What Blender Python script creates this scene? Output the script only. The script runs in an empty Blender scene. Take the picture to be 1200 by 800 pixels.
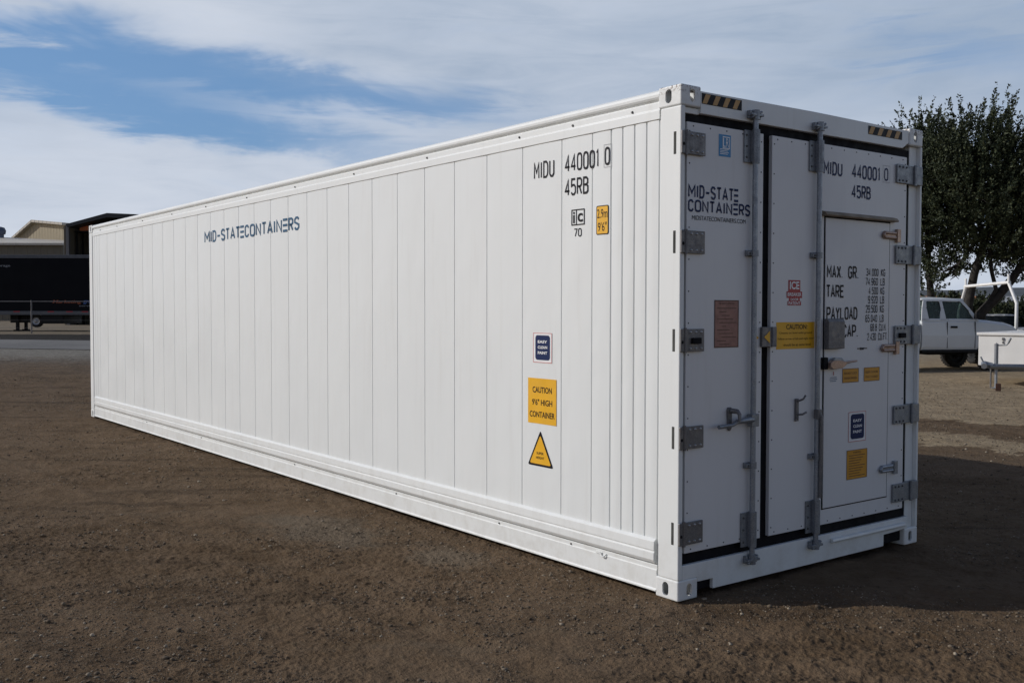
import bpy, bmesh, math, random
import numpy as np
from mathutils import Vector, Matrix
rad = math.radians
scn = bpy.context.scene
COL = scn.collection

# ------------------------------------------------------------------ camera
CAM = Vector((3.9047, -4.1420, 1.6517))
YAW, PITCH, ROLL = -0.9213357, -0.0324233, 0.0014174
FPX = 1177.49
cd = bpy.data.cameras.new('camera')
cam = bpy.data.objects.new('camera', cd); COL.objects.link(cam)
cd.sensor_width = 36.0; cd.lens = FPX / 1200 * 36.0
cd.clip_start = 0.1; cd.clip_end = 12000
fw = Vector((math.sin(YAW)*math.cos(PITCH), math.cos(YAW)*math.cos(PITCH), math.sin(PITCH)))
rt = fw.cross(Vector((0, 0, 1))).normalized(); up = rt.cross(fw)
c_, s_ = math.cos(ROLL), math.sin(ROLL)
rt, up = rt*c_ + up*s_, up*c_ - rt*s_
cam.matrix_world = Matrix(((rt.x, up.x, -fw.x, CAM.x), (rt.y, up.y, -fw.y, CAM.y), (rt.z, up.z, -fw.z, CAM.z), (0, 0, 0, 1)))
scn.camera = cam

# ------------------------------------------------------------------ sun
SUN_EL, SUN_X, SUN_Y = rad(28.0), -0.656, -0.755      # towards the sun
h_ = math.hypot(SUN_X, SUN_Y)
sdir = Vector((SUN_X/h_*math.cos(SUN_EL), SUN_Y/h_*math.cos(SUN_EL), math.sin(SUN_EL)))
sl = bpy.data.lights.new('sun', 'SUN'); sl.energy = 2.62; sl.angle = rad(0.5); sl.color = (1.0, 0.985, 0.945)
sun = bpy.data.objects.new('sun', sl); COL.objects.link(sun)
sun.rotation_euler = sdir.to_track_quat('Z', 'Y').to_euler()
sun.location = (-20, -20, 30)

# ------------------------------------------------------------------ exposure
scn.view_settings.view_transform = 'Standard'
scn.view_settings.look = 'None'
scn.view_settings.exposure = 0.0
scn.view_settings.gamma = 1.0
scn.view_settings.use_curve_mapping = False
scn.render.resolution_x = 1024; scn.render.resolution_y = 682

# ------------------------------------------------------------------ node helper
class NT:
    def __init__(s, tree): s.t = tree; s.n = tree.nodes; s.l = tree.links
    def new(s, typ, **kw):
        n = s.n.new(typ)
        for k, v in kw.items(): setattr(n, k, v)
        return n
    def put(s, sock, v):
        if isinstance(v, bpy.types.NodeSocket): s.l.new(v, sock)
        elif v is not None: sock.default_value = v
    def math(s, op, a, b=None, c=None, clamp=False):
        n = s.new('ShaderNodeMath', operation=op); n.use_clamp = clamp
        s.put(n.inputs[0], a); s.put(n.inputs[1], b)
        if c is not None: s.put(n.inputs[2], c)
        return n.outputs[0]
    def mix(s, f, a, b, blend='MIX'):
        n = s.new('ShaderNodeMix', data_type='RGBA', blend_type=blend)
        s.put(n.inputs['Factor'], f)
        s.put(n.inputs[6], a if isinstance(a, bpy.types.NodeSocket) else (*a, 1) if len(a) == 3 else a)
        s.put(n.inputs[7], b if isinstance(b, bpy.types.NodeSocket) else (*b, 1) if len(b) == 3 else b)
        return n.outputs[2]
    def noise(s, vec, scale, detail=4, rough=0.55, dist=0.0, out='Fac'):
        n = s.new('ShaderNodeTexNoise')
        if vec is not None: s.l.new(vec, n.inputs['Vector'])
        n.inputs['Scale'].default_value = scale; n.inputs['Detail'].default_value = detail
        n.inputs['Roughness'].default_value = rough; n.inputs['Distortion'].default_value = dist
        return n.outputs[out]
    def rng(s, v, a, b, c=0.0, d=1.0, smooth=True):
        n = s.new('ShaderNodeMapRange'); n.interpolation_type = 'SMOOTHSTEP' if smooth else 'LINEAR'
        s.put(n.inputs[0], v)
        for i, x in enumerate((a, b, c, d)): n.inputs[i+1].default_value = x
        return n.outputs[0]
    def mapping(s, vec, scale=(1, 1, 1), rot=(0, 0, 0), loc=(0, 0, 0)):
        n = s.new('ShaderNodeMapping'); s.l.new(vec, n.inputs[0])
        n.inputs['Location'].default_value = loc; n.inputs['Rotation'].default_value = rot; n.inputs['Scale'].default_value = scale
        return n.outputs[0]
    def bump(s, h, strength, dist, normal=None):
        n = s.new('ShaderNodeBump'); s.l.new(h, n.inputs['Height'])
        n.inputs['Strength'].default_value = strength; n.inputs['Distance'].default_value = dist
        if normal is not None: s.l.new(normal, n.inputs['Normal'])
        return n.outputs[0]

# ------------------------------------------------------------------ world: Nishita sky with thin high cloud
w = bpy.data.worlds.new('World'); scn.world = w; w.use_nodes = True
w.node_tree.nodes.clear(); N = NT(w.node_tree)
outw = N.new('ShaderNodeOutputWorld'); bg = N.new('ShaderNodeBackground'); bg.inputs['Strength'].default_value = 0.1
N.l.new(bg.outputs[0], outw.inputs[0])
sky = N.new('ShaderNodeTexSky', sky_type='NISHITA'); sky.sun_disc = False
sky.sun_elevation = SUN_EL; sky.sun_rotation = math.atan2(SUN_X, SUN_Y) % (2*math.pi)
sky.altitude = 50; sky.air_density = 1.0; sky.dust_density = 0.6; sky.ozone_density = 2.0
tc = N.new('ShaderNodeTexCoord'); D = tc.outputs['Generated']
sp = N.new('ShaderNodeSeparateXYZ'); N.l.new(D, sp.inputs[0]); dx, dy, dz = sp.outputs
fx, fy = math.sin(YAW), math.cos(YAW)
# azimuth (0 along the container's far diagonal) and elevation in radians
ca = N.math('ADD', N.math('MULTIPLY', dx, fx), N.math('MULTIPLY', dy, fy))
sa = N.math('SUBTRACT', N.math('MULTIPLY', dx, fy), N.math('MULTIPLY', dy, fx))
AZ = N.math('ARCTAN2', sa, ca)
EL = N.math('ARCSINE', dz)
cmb = N.new('ShaderNodeCombineXYZ'); N.put(cmb.inputs[0], AZ); N.put(cmb.inputs[1], EL)
AE = cmb.outputs[0]
wn = N.noise(N.mapping(AE, (3.0, 9.0, 1), (0, 0, rad(-8))), 1.6, 5, 0.6, 0.4)
wn2 = N.noise(N.mapping(AE, (2.6, 19.0, 1), (0, 0, rad(-9)), (3, 1, 0)), 2.1, 9, 0.60, 0.8)
warpE = N.math('MULTIPLY', N.math('SUBTRACT', wn, 0.5), 0.09)
warpA = N.math('MULTIPLY', N.math('SUBTRACT', wn2, 0.5), 0.42)
A2 = N.math('ADD', AZ, warpA); E2 = N.math('ADD', EL, warpE)
def gap(px, py, sx, sy, tilt, amp):
    a0 = math.atan((px-600)/FPX); e0 = math.atan((361.8-py)/FPX*math.cos(a0))
    da = N.math('SUBTRACT', A2, a0); de = N.math('SUBTRACT', E2, e0)
    t = rad(-tilt)
    u = N.math('ADD', N.math('MULTIPLY', da, math.cos(t)), N.math('MULTIPLY', de, math.sin(t)))
    v = N.math('SUBTRACT', N.math('MULTIPLY', de, math.cos(t)), N.math('MULTIPLY', da, math.sin(t)))
    u = N.math('POWER', N.math('ABSOLUTE', N.math('MULTIPLY', u, FPX/sx)), 2.0)
    v = N.math('POWER', N.math('ABSOLUTE', N.math('MULTIPLY', v, FPX/sy)), 2.0)
    return N.math('MULTIPLY', N.math('EXPONENT', N.math('MULTIPLY', N.math('ADD', u, v), -1.0)), amp)
gsum = None
for g in ((40, 48, 110, 30, 6, .85), (230, 82, 175, 30, 7, 1.35), (90, 112, 190, 26, 8, 1.0), (330, 158, 190, 24, 7, 1.0), (545, 122, 110, 24, 7, .85), (420, 112, 120, 20, 8, .55), (1150, 60, 150, 40, -12, .45), (1215, 235, 70, 40, 0, .9), (-330, 60, 260, 90, 10, .9), (1700, 10, 300, 120, -10, .8)):
    x = gap(*g); gsum = x if gsum is None else N.math('ADD', gsum, x)
streak = N.math('SUBTRACT', wn2, 0.5)
gsum = N.math('ADD', gsum, N.math('MULTIPLY', streak, 2.0))
thin = N.rng(gsum, 0.05, 1.55)
big = N.noise(N.mapping(AE, (2.0, 5.0, 1), (0, 0, rad(-6)), (5, 2, 0)), 1.5, 6, 0.55, 0.3)
br = N.math('ADD', N.math('MULTIPLY', N.math('SUBTRACT', big, 0.5), 1.1), N.math('MULTIPLY', streak, 0.8))
lowglow = N.math('MULTIPLY', N.rng(EL, 0.30, 0.0), 0.25)
leftglow = N.math('MULTIPLY', N.rng(AZ, 0.35, -0.45), 0.35)
br = N.math('ADD', N.math('ADD', br, lowglow), N.math('ADD', leftglow, 0.12), clamp=True)
cloud = N.mix(br, (3.5, 4.35, 5.65), (7.4, 7.75, 8.5))
blue = N.mix(1.0, sky.outputs[0], (1.0, 1.25, 1.45), 'MULTIPLY')
blue = N.mix(0.75, blue, (1.05, 2.35, 4.6))
skyc = N.mix(N.math('MULTIPLY', thin, 0.93), cloud, blue)
below = N.rng(dz, -0.02, 0.0)
off = N.math('MAXIMUM', N.rng(N.math('ABSOLUTE', AZ), 0.75, 1.5), N.rng(EL, 0.45, 0.9))
clear = N.mix(1.0, sky.outputs[0], (1.02, 0.86, 0.85), 'MULTIPLY')
skyc = N.mix(off, skyc, clear)
N.l.new(N.mix(below, (1.0, 0.9, 0.8), skyc), bg.inputs['Color'])

# ------------------------------------------------------------------ materials
def new_mat(name):
    m = bpy.data.materials.new(name); m.use_nodes = True
    n = NT(m.node_tree); b = m.node_tree.nodes['Principled BSDF']
    return m, n, b
def objcoord(n): return n.new('ShaderNodeTexCoord').outputs['Object']
def simple(name, col, rough=0.5, metal=0.0, var=0.12, scale=6.0, bump=0.0, bscale=40, spec=None):
    m, n, b = new_mat(name); v = objcoord(n)
    f = n.noise(v, scale, 5)
    dark = tuple(c*(1-var) for c in col); lite = tuple(min(1, c*(1+var)) for c in col)
    n.put(b.inputs['Base Color'], n.mix(n.rng(f, .3, .7), dark, lite))
    b.inputs['Roughness'].default_value = rough; b.inputs['Metallic'].default_value = metal
    n.put(b.inputs['Roughness'], n.rng(n.noise(v, scale*2.3, 3), .3, .7, rough*.85, min(1, rough*1.15)))
    if spec is not None: b.inputs['Specular IOR Level'].default_value = spec
    if bump: n.put(b.inputs['Normal'], n.bump(n.noise(v, bscale, 3), 1.0, bump))
    return m
def white_paint(name, col, dirt, rough, wav):
    m, n, b = new_mat(name); v = objcoord(n)
    g = n.new('ShaderNodeNewGeometry').outputs['Position']
    s = n.new('ShaderNodeSeparateXYZ'); n.l.new(g, s.inputs[0])
    streak = n.noise(n.mapping(g, (9, 9, 0.7)), 1.6, 5, .6)
    blot = n.noise(g, 1.3, 6, .6)
    splash = n.math('MULTIPLY', n.rng(s.outputs[2], 0.55, 0.0), n.rng(n.noise(g, 7, 6, .7), .40, .72))   # mud splashes thrown up along the foot
    d = n.math('ADD', n.math('MULTIPLY', n.rng(streak, .50, .8), dirt), n.math('MULTIPLY', splash, dirt*2.0))
    d = n.math('ADD', d, n.math('MULTIPLY', n.rng(blot, .4, .75), dirt*.5), clamp=True)
    specks = n.rng(n.noise(g, 60, 2, .5), .74, .80)
    scuff = n.math('MULTIPLY', specks, n.rng(n.noise(g, 2.1, 3), .55, .70))
    c = n.mix(d, col, (col[0]*.62, col[1]*.57, col[2]*.50))
    c = n.mix(n.math('MULTIPLY', scuff, .35), c, (.25, .24, .23))
    n.put(b.inputs['Base Color'], c)
    n.put(b.inputs['Roughness'], n.rng(blot, .3, .7, rough*.8, rough*1.25))
    wv = n.noise(n.mapping(g, (1, 1, .45)), 1.9, 3)
    nb = n.bump(wv, 1.0, wav)
    n.put(b.inputs['Normal'], n.bump(n.noise(g, 220, 2), .25, .0004, nb))
    return m
M = {}
M['white'] = white_paint('white_paint', (.765, .785, .775), .12, .36, .016)
M['frame'] = white_paint('white_frame_paint', (.78, .795, .78), .16, .42, .004)
m, n, b = new_mat('worn_casting_paint'); g_ = n.new('ShaderNodeNewGeometry').outputs['Position']
sz_ = n.new('ShaderNodeSeparateXYZ'); n.l.new(g_, sz_.inputs[0])
ch_ = n.math('MULTIPLY', n.rng(n.noise(g_, 48, 5, .7), .52, .58), n.rng(sz_.outputs[2], 2.84, 2.90))
ch_ = n.math('MAXIMUM', ch_, n.math('MULTIPLY', n.rng(n.noise(g_, 75, 4, .7), .70, .74), .8))
c_1 = n.mix(n.rng(n.noise(g_, 9, 5, .6), .4, .8, 0, .35), (.76, .77, .755), (.48, .45, .40))
n.put(b.inputs['Base Color'], n.mix(ch_, c_1, (.13, .075, .05))); b.inputs['Roughness'].default_value = .45
n.put(b.inputs['Normal'], n.bump(n.noise(g_, 45, 4), .5, .0015)); M['cast'] = m
M['door'] = white_paint('white_door_paint', (.74, .735, .73), .10, .40, .004)
M['seal'] = simple('black_rubber', (.006, .006, .008), .7, var=.3, spec=.15)
M['bolt'] = simple('dull_bolt_steel', (.10, .10, .10), .5, .6)
M['bright'] = simple('bright_bolt_steel', (.42, .42, .42), .4, .7)
M['hole'] = simple('dark_cavity', (.05, .05, .045), .8, var=.4)
def galv(name, col, rough, metal=.55):
    m, n, b = new_mat(name); v = objcoord(n)
    vo = n.new('ShaderNodeTexVoronoi'); n.l.new(v, vo.inputs['Vector']); vo.inputs['Scale'].default_value = 120
    f = n.math('ADD', n.math('MULTIPLY', vo.outputs['Distance'], .6), n.noise(v, 18, 6, .65))
    n.put(b.inputs['Base Color'], n.mix(n.rng(f, .45, 1.1), tuple(c*.78 for c in col), tuple(c*1.15 for c in col)))
    b.inputs['Metallic'].default_value = metal
    n.put(b.inputs['Roughness'], n.rng(n.noise(v, 25, 4), .3, .7, rough*.75, rough*1.2))
    n.put(b.inputs['Normal'], n.bump(n.noise(v, 90, 4), .6, .001))
    return m
M['galv'] = galv('galvanised_steel', (.25, .265, .285), .5)
M['galvd'] = galv('weathered_galvanised_steel', (.185, .178, .178), .55)
M['galvl'] = galv('pale_galvanised_steel', (.30, .325, .36), .45)
M['brass'] = galv('rusty_brass', (.42, .30, .24), .4, .6)
M['navy'] = simple('navy_vinyl', (.016, .030, .095), .45, var=.05, spec=.15)
M['tin'] = simple('pale_grey_line', (.30, .30, .30), .5)
M['logo'] = simple('slate_blue_vinyl', (.045, .115, .20), .45, var=.05, spec=.15)
M['black'] = simple('black_vinyl', (.012, .012, .016), .45, var=.05, spec=.15)
M['char'] = simple('charcoal_vinyl', (.03, .032, .04), .45, var=.05, spec=.15)
M['yellow'] = simple('yellow_vinyl', (.80, .42, .012), .45, var=.05)
M['amber'] = simple('amber_vinyl', (.62, .29, .02), .45, var=.10)
M['hazy'] = simple('tan_hazard_vinyl', (.50, .29, .10), .5, var=.08)
M['red'] = simple('red_vinyl', (.40, .02, .03), .45, var=.05)
M['redline'] = simple('pale_red_line', (.62, .22, .20), .45, var=.05)
M['cyan'] = simple('blue_class_vinyl', (.02, .22, .48), .4, var=.05)
M['wvinyl'] = simple('white_vinyl', (.82, .82, .82), .4, var=.03)
M['copper'] = simple('copper_plate', (.30, .16, .13), .5, .3, var=.12, scale=25)
M['brownink'] = simple('brown_ink', (.10, .045, .03), .6, var=.05)
M['tan'] = simple('yellow_tape', (.27, .215, .15), .6, var=.25, scale=9)

# ------------------------------------------------------------------ mesh builder
class MB:
    def __init__(s): s.v = []; s.f = []; s.mi = []; s.sm = []
    def add(s, verts, faces, mi=0, smooth=False):
        o = len(s.v); s.v += [tuple(v) for v in verts]
        s.f += [tuple(i+o for i in f) for f in faces]; s.mi += [mi]*len(faces); s.sm += [smooth]*len(faces)
    def box(s, x0, x1, y0, y1, z0, z1, mi=0):
        if x0 > x1: x0, x1 = x1, x0
        if y0 > y1: y0, y1 = y1, y0
        if z0 > z1: z0, z1 = z1, z0
        s.add([(x0,y0,z0),(x1,y0,z0),(x1,y1,z0),(x0,y1,z0),(x0,y0,z1),(x1,y0,z1),(x1,y1,z1),(x0,y1,z1)],
              [(0,3,2,1),(4,5,6,7),(0,1,5,4),(1,2,6,5),(2,3,7,6),(3,0,4,7)], mi)
    def tube(s, pts, r, n=12, mi=0, cap=True, smooth=True):
        pts = [Vector(p) for p in pts]; rs = r if isinstance(r, (list, tuple)) else [r]*len(pts)
        vs = []; ref = None
        for i, p in enumerate(pts):
            d = (pts[min(i+1, len(pts)-1)] - pts[max(i-1, 0)]).normalized()
            if ref is None:
                ref = d.cross(Vector((0, 0, 1)))
                if ref.length < .1: ref = d.cross(Vector((1, 0, 0)))
            ref = (ref - d*ref.dot(d)).normalized(); b = d.cross(ref)
            for k in range(n):
                a = 2*math.pi*k/n; vs.append(p + (ref*math.cos(a) + b*math.sin(a))*rs[i])
        fs = [(i*n+k, i*n+(k+1) % n, (i+1)*n+(k+1) % n, (i+1)*n+k) for i in range(len(pts)-1) for k in range(n)]
        s.add(vs, fs, mi, smooth)
        if cap:
            m = len(pts)-1
            s.add(vs[:n], [tuple(range(n))[::-1]], mi); s.add(vs[m*n:], [tuple(range(n))], mi)
    def prism(s, poly, axis, a, b, mi=0):
        """poly: 2-D points in the two other axes (in x,y,z order), extruded along axis from a to b"""
        def P(u, v, t):
            return {0: (t, u, v), 1: (u, t, v), 2: (u, v, t)}[axis]
        n = len(poly); vs = [P(u, v, a) for u, v in poly] + [P(u, v, b) for u, v in poly]
        s.add(vs, [tuple(range(n))[::-1], tuple(range(n, 2*n))] + [(i, (i+1) % n, n+(i+1) % n, n+i) for i in range(n)], mi)
    def rivet(s, c, nrm, r, h, n=6, mi=1):
        c = Vector(c); nrm = Vector(nrm).normalized()
        a = nrm.cross(Vector((0, 0, 1)))
        if a.length < .1: a = nrm.cross(Vector((1, 0, 0)))
        a.normalize(); b = nrm.cross(a)
        ring = [c + (a*math.cos(2*math.pi*k/n) + b*math.sin(2*math.pi*k/n))*r for k in range(n)]
        ring2 = [c + nrm*h + (p-c)*.6 for p in ring]
        s.add(ring+ring2, [(k, (k+1) % n, n+(k+1) % n, n+k) for k in range(n)] + [tuple(range(n, 2*n))], mi)
    def build(s, name, mats, parent=None, bevel=0, seg=2, fix=True):
        me = bpy.data.meshes.new(name); me.from_pydata(s.v, [], s.f)
        mats = mats if isinstance(mats, (list, tuple)) else [mats]
        for m in mats: me.materials.append(m)
        me.polygons.foreach_set('material_index', s.mi); me.polygons.foreach_set('use_smooth', s.sm)
        if fix:
            bm = bmesh.new(); bm.from_mesh(me); bmesh.ops.recalc_face_normals(bm, faces=bm.faces); bm.to_mesh(me); bm.free()
        me.update()
        o = bpy.data.objects.new(name, me); COL.objects.link(o)
        if parent is not None: o.parent = parent
        if bevel:
            b = o.modifiers.new('bevel', 'BEVEL'); b.width = bevel; b.segments = seg; b.limit_method = 'ANGLE'; b.angle_limit = rad(35)
            b.use_clamp_overlap = True; b.harden_normals = False
        return o
def tag(o, label=None, cat=None, group=None, kind=None):
    if label: o['label'] = label
    if cat: o['category'] = cat
    if group: o['group'] = group
    if kind: o['kind'] = kind
    return o
def empty(name, loc, rz=0):
    o = bpy.data.objects.new(name, None); COL.objects.link(o)
    o.location = loc; o.rotation_euler = (0, 0, rz); o.empty_display_size = .3
    return o
def at(px, depth, z=0.0):
    """ground position seen at picture column px, 'depth' metres out along the view"""
    r = (px-600)/FPX*depth
    f2 = Vector((math.sin(YAW), math.cos(YAW), 0)); r2 = Vector((math.cos(YAW), -math.sin(YAW), 0))
    p = Vector((CAM.x, CAM.y, 0)) + f2*depth + r2*r
    return Vector((p.x, p.y, z))
def zat(py, depth): return CAM.z + (361.8-py)/FPX*depth

# ------------------------------------------------------------------ terrain
rng = np.random.RandomState(7)
_tab = rng.rand(256, 256)
def vnoise(x, y):
    xi = np.floor(x).astype(int); yi = np.floor(y).astype(int); xf = x-xi; yf = y-yi
    u = xf*xf*(3-2*xf); v = yf*yf*(3-2*yf)
    g = lambda i, j: _tab[i & 255, j & 255]
    return (g(xi, yi)*(1-u)+g(xi+1, yi)*u)*(1-v)+(g(xi, yi+1)*(1-u)+g(xi+1, yi+1)*u)*v
def sstep(t): t = np.clip(t, 0, 1); return t*t*(3-2*t)
def base_h(x, y):
    x = np.asarray(x, float); y = np.asarray(y, float)
    return .5*sstep((-x-13)/30)*(1-sstep((y-22)/22))
def gh(x, y):
    h = base_h(x, y)
    dp_ = (x-CAM.x)*math.sin(YAW)+(y-CAM.y)*math.cos(YAW)
    near = (1-sstep((np.hypot(x, y)-30)/60))*(1-.95*sstep((dp_-29.5)/2.5)*sstep((42-dp_)/3)*sstep((-x-8)/4))
    ca, sa = math.cos(.35), math.sin(.35)
    xr, yr = x*ca-y*sa, x*sa+y*ca
    h = h + near*(.014*(vnoise(x*.35+9, y*.35+3)-.5) + .012*(vnoise(xr*.55+50, yr*1.7+20)-.5) + .014*(vnoise(xr*1.7+5, yr*3.6)-.5)
                  + .010*np.abs(vnoise(xr*3.5, yr*7.5+7)-.5) + .007*(vnoise(xr*9.3+3, yr*15.3)-.5))
    rough = .45+.5*sstep((vnoise(x*.8+31, y*.8+13)-.3)/.5)
    wx = x+.02*vnoise(x*9+2, y*9); wy = y+.02*vnoise(x*9, y*9+31)
    c1, s1 = math.cos(1.1), math.sin(1.1); xa, ya = wx*c1-wy*s1, wx*s1+wy*c1
    h = h + near*rough*(.0060*sstep((vnoise(xa*19+1, ya*19+2)-.58)/.3) + .0060*sstep((vnoise(xa*37, ya*37)-.55)/.3) + .0055*sstep((vnoise(wx*61+5, wy*61)-.60)/.2) + .003*(vnoise(xa*97, ya*97)-.5))
    ct, s_t = math.cos(-rad(52.8)), math.sin(-rad(52.8)); xt, yt = x*ct-y*s_t, x*s_t+y*ct
    band = sstep((vnoise(xt*.45+3, yt*1.6+40)-.52)/.2)
    h = h + near*band*(.012*(vnoise(xt*3.1, yt*9.5)-.5) + .007*sstep((vnoise(xt*9+4, yt*15)-.5)/.3))
    # ruts running roughly along the container side
    for yc, wd, dp, k in ((-3.2, .16, .020, .12), (-4.9, .18, .020, .12), (-1.35, .12, .012, .05)):
        t = (y-yc-k*x-.25*(vnoise(x*.4+yc, x*0+3)-.5))/wd
        h = h + near*(-dp*np.exp(-t*t) + dp*.7*np.exp(-(np.abs(t)-1.6)**2*3))
    return h-.012
def make_ground():
    f0 = math.atan2(fw.y, fw.x)
    inner = np.linspace(-rad(31), rad(31), 1000)
    a = np.concatenate([inner, np.linspace(rad(31), 2*math.pi-rad(31), 150)[1:-1]])+f0
    rr = [0.6]
    while rr[-1] < 70: rr.append(rr[-1]*(1.03 if rr[-1] < 3.4 else 1.0016 if rr[-1] < 11 else 1.0032))
    while rr[-1] < 7000: rr.append(rr[-1]*1.09)
    r = np.array(rr)
    Rg, Ag = np.meshgrid(r, a, indexing='ij')
    X = CAM.x+Rg*np.cos(Ag); Y = CAM.y+Rg*np.sin(Ag); Z = gh(X, Y)
    nr, na = X.shape
    V = np.stack([X, Y, Z], -1).reshape(-1, 3)
    V = np.concatenate([V, [[CAM.x, CAM.y, float(gh(np.array([CAM.x]), np.array([CAM.y]))[0])]]])
    i = np.arange(nr-1)[:, None]*na; j = np.arange(na)[None, :]; j2 = (j+1) % na
    Q = np.stack([i+j, i+na+j, i+na+j2, i+j2], -1).reshape(-1, 4)
    ntri = na; T = np.stack([np.full(na, len(V)-1), np.arange(na), (np.arange(na)+1) % na], -1)
    me = bpy.data.meshes.new('ground')
    me.vertices.add(len(V)); me.vertices.foreach_set('co', V.astype(np.float32).ravel())
    loops = np.concatenate([Q.ravel(), T.ravel()]).astype(np.int32)
    me.loops.add(len(loops)); me.loops.foreach_set('vertex_index', loops)
    st = np.concatenate([np.arange(len(Q))*4, len(Q)*4+np.arange(ntri)*3]).astype(np.int32)
    me.polygons.add(len(st)); me.polygons.foreach_set('loop_start', st)
    try: me.polygons.foreach_set('loop_total', np.concatenate([np.full(len(Q), 4), np.full(ntri, 3)]).astype(np.int32))
    except Exception: pass
    me.update(calc_edges=True); me.validate()
    me.polygons.foreach_set('use_smooth', np.ones(len(me.polygons), bool))
    o = bpy.data.objects.new('ground', me); COL.objects.link(o); return o
def ground_mat():
    m, n, b = new_mat('bare_dirt'); g = n.new('ShaderNodeNewGeometry').outputs['Position']
    s = n.new('ShaderNodeSeparateXYZ'); n.l.new(g, s.inputs[0]); X, Y, Z = s.outputs
    n1 = n.noise(g, .45, 6, .6, .3); n2 = n.noise(g, 2.4, 8, .68); n3 = n.noise(g, 11, 6, .7); n4 = n.noise(g, 55, 4, .65)
    dk = n.mix(n.rng(n2, .34, .68), (.110, .072, .041), (.162, .111, .069))
    dk = n.mix(n.math('MULTIPLY', n.rng(n1, .40, .62), .45), dk, (.158, .111, .071))
    dk = n.mix(n.math('MULTIPLY', n.rng(n3, .50, .75), .5), dk, (.175, .132, .082))
    dk = n.mix(n.math('MULTIPLY', n.rng(n3, .47, .28), .55), dk, (.030, .022, .016))
    rg = n.noise(n.mapping(n.mapping(g, (1, 1, 1), (0, 0, -rad(52.8))), (.35, 2.6, 0)), 1.1, 6, .62, .3)
    dk = n.mix(n.math('MULTIPLY', n.rng(rg, .52, .66), .55), dk, (.050, .034, .021))
    dk = n.mix(n.math('MULTIPLY', n.rng(rg, .44, .30), .35), dk, (.150, .115, .078))
    # pale dry scraped patches beside the container
    def spot(cx, cy, rx, ry, rot):
        v = n.mapping(g, (1, 1, 1), (0, 0, 0), (-cx, -cy, 0)); v = n.mapping(v, (1/rx, 1/ry, 0), (0, 0, rot))
        l = n.new('ShaderNodeVectorMath', operation='LENGTH'); n.l.new(v, l.inputs[0])
        return n.rng(n.math('ADD', l.outputs['Value'], n.math('MULTIPLY', n.math('SUBTRACT', n2, .5), 2.4)), 1.1, .35)
    sp1 = n.math('MAXIMUM', spot(-3.0, -.75, .9, .45, .3), spot(-1.7, -.45, .5, .3, .3))
    dk = n.mix(n.math('MULTIPLY', sp1, .55), dk, (.175, .145, .108))
    # dry tan yard behind, reached past a wet wheel track
    wob = n.math('ADD', Y, n.math('ADD', n.math('MULTIPLY', n.math('SUBTRACT', n1, .5), 1.6), n.math('MULTIPLY', n.math('SUBTRACT', n2, .5), 1.3)))
    tn = n.mix(n.rng(n2, .3, .7), (.245, .185, .115), (.365, .285, .185))
    tn = n.mix(n.math('MULTIPLY', n.rng(n3, .5, .3), .6), tn, (.12, .09, .065))
    m1 = n.math('MULTIPLY', n.rng(wob, 7.45, 7.6), n.rng(wob, 8.65, 8.5))
    m2 = n.rng(wob, 9.95, 10.15)
    tmask = n.math('MULTIPLY', n.math('MAXIMUM', m1, m2), n.rng(X, -26, -18))
    # grey gravel shoulder to the left, then dry ground past the road
    grav = n.mix(n.rng(n3, .3, .7), (.075, .070, .064), (.14, .132, .118))
    gm = n.rng(n.math('SUBTRACT', n.math('ADD', n.math('MULTIPLY', X, math.sin(YAW)), n.math('MULTIPLY', Y, math.cos(YAW))), n.math('MULTIPLY', n1, 8)), 12, 24)
    gm = n.math('MULTIPLY', gm, n.rng(X, -16, -22))
    fd = n.math('MULTIPLY', n.rng(n.math('ADD', n.math('MULTIPLY', X, math.sin(YAW)), n.math('MULTIPLY', Y, math.cos(YAW))), 35, 38), n.rng(X, -16, -22))
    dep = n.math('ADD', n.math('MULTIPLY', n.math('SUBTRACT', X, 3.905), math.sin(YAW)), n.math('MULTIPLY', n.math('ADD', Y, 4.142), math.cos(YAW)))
    c = n.mix(tmask, dk, tn)
    c = n.mix(n.math('MULTIPLY', gm, .8), c, grav)
    pg = n.math('MULTIPLY', n.math('MULTIPLY', n.rng(n.math('ADD', dep, n.math('MULTIPLY', n2, 5)), 29, 33), n.rng(X, -12, -20)), n.rng(n3, .25, .6))
    c = n.mix(n.math('MULTIPLY', pg, .85), c, (.26, .245, .21))
    c = n.mix(fd, c, (.20, .165, .12))
    c = n.mix(n.math('MULTIPLY', n.math('MULTIPLY', n.rng(dep, 37, 38), n.rng(dep, 45, 44)), n.rng(X, -16, -22)), c, (.030, .027, .024))  # dark band past the road: trailer shadow painted into the ground colour
    c = n.mix(n.rng(n4, .60, .76, 0, .6), c, (.21, .18, .145))
    c = n.mix(n.rng(n4, .40, .24, 0, .6), c, (.020, .015, .011))
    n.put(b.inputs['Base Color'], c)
    wet = n.math('MULTIPLY', n.math('MULTIPLY', n.rng(wob, 8.7, 8.95), n.rng(wob, 10.0, 9.8)), n.rng(n.noise(g, 1.1, 4, .5), .56, .62))
    n.put(b.inputs['Roughness'], n.math('SUBTRACT', .95, n.math('MULTIPLY', wet, .83)))
    b.inputs['Specular IOR Level'].default_value = .08
    nb = n.bump(n2, .6, .03); nb = n.bump(n3, .9, .026, nb); nb = n.bump(n4, 1.0, .011, nb); nb = n.bump(n.noise(g, 120, 3, .6), .8, .004, nb)
    nb2 = n.new('ShaderNodeMix', data_type='VECTOR')
    n.put(nb2.inputs['Factor'], wet); n.l.new(nb, nb2.inputs[4]); n.l.new(n.new('ShaderNodeNewGeometry').outputs['Normal'], nb2.inputs[5])
    n.put(b.inputs['Normal'], nb2.outputs[1])
    return m
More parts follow.
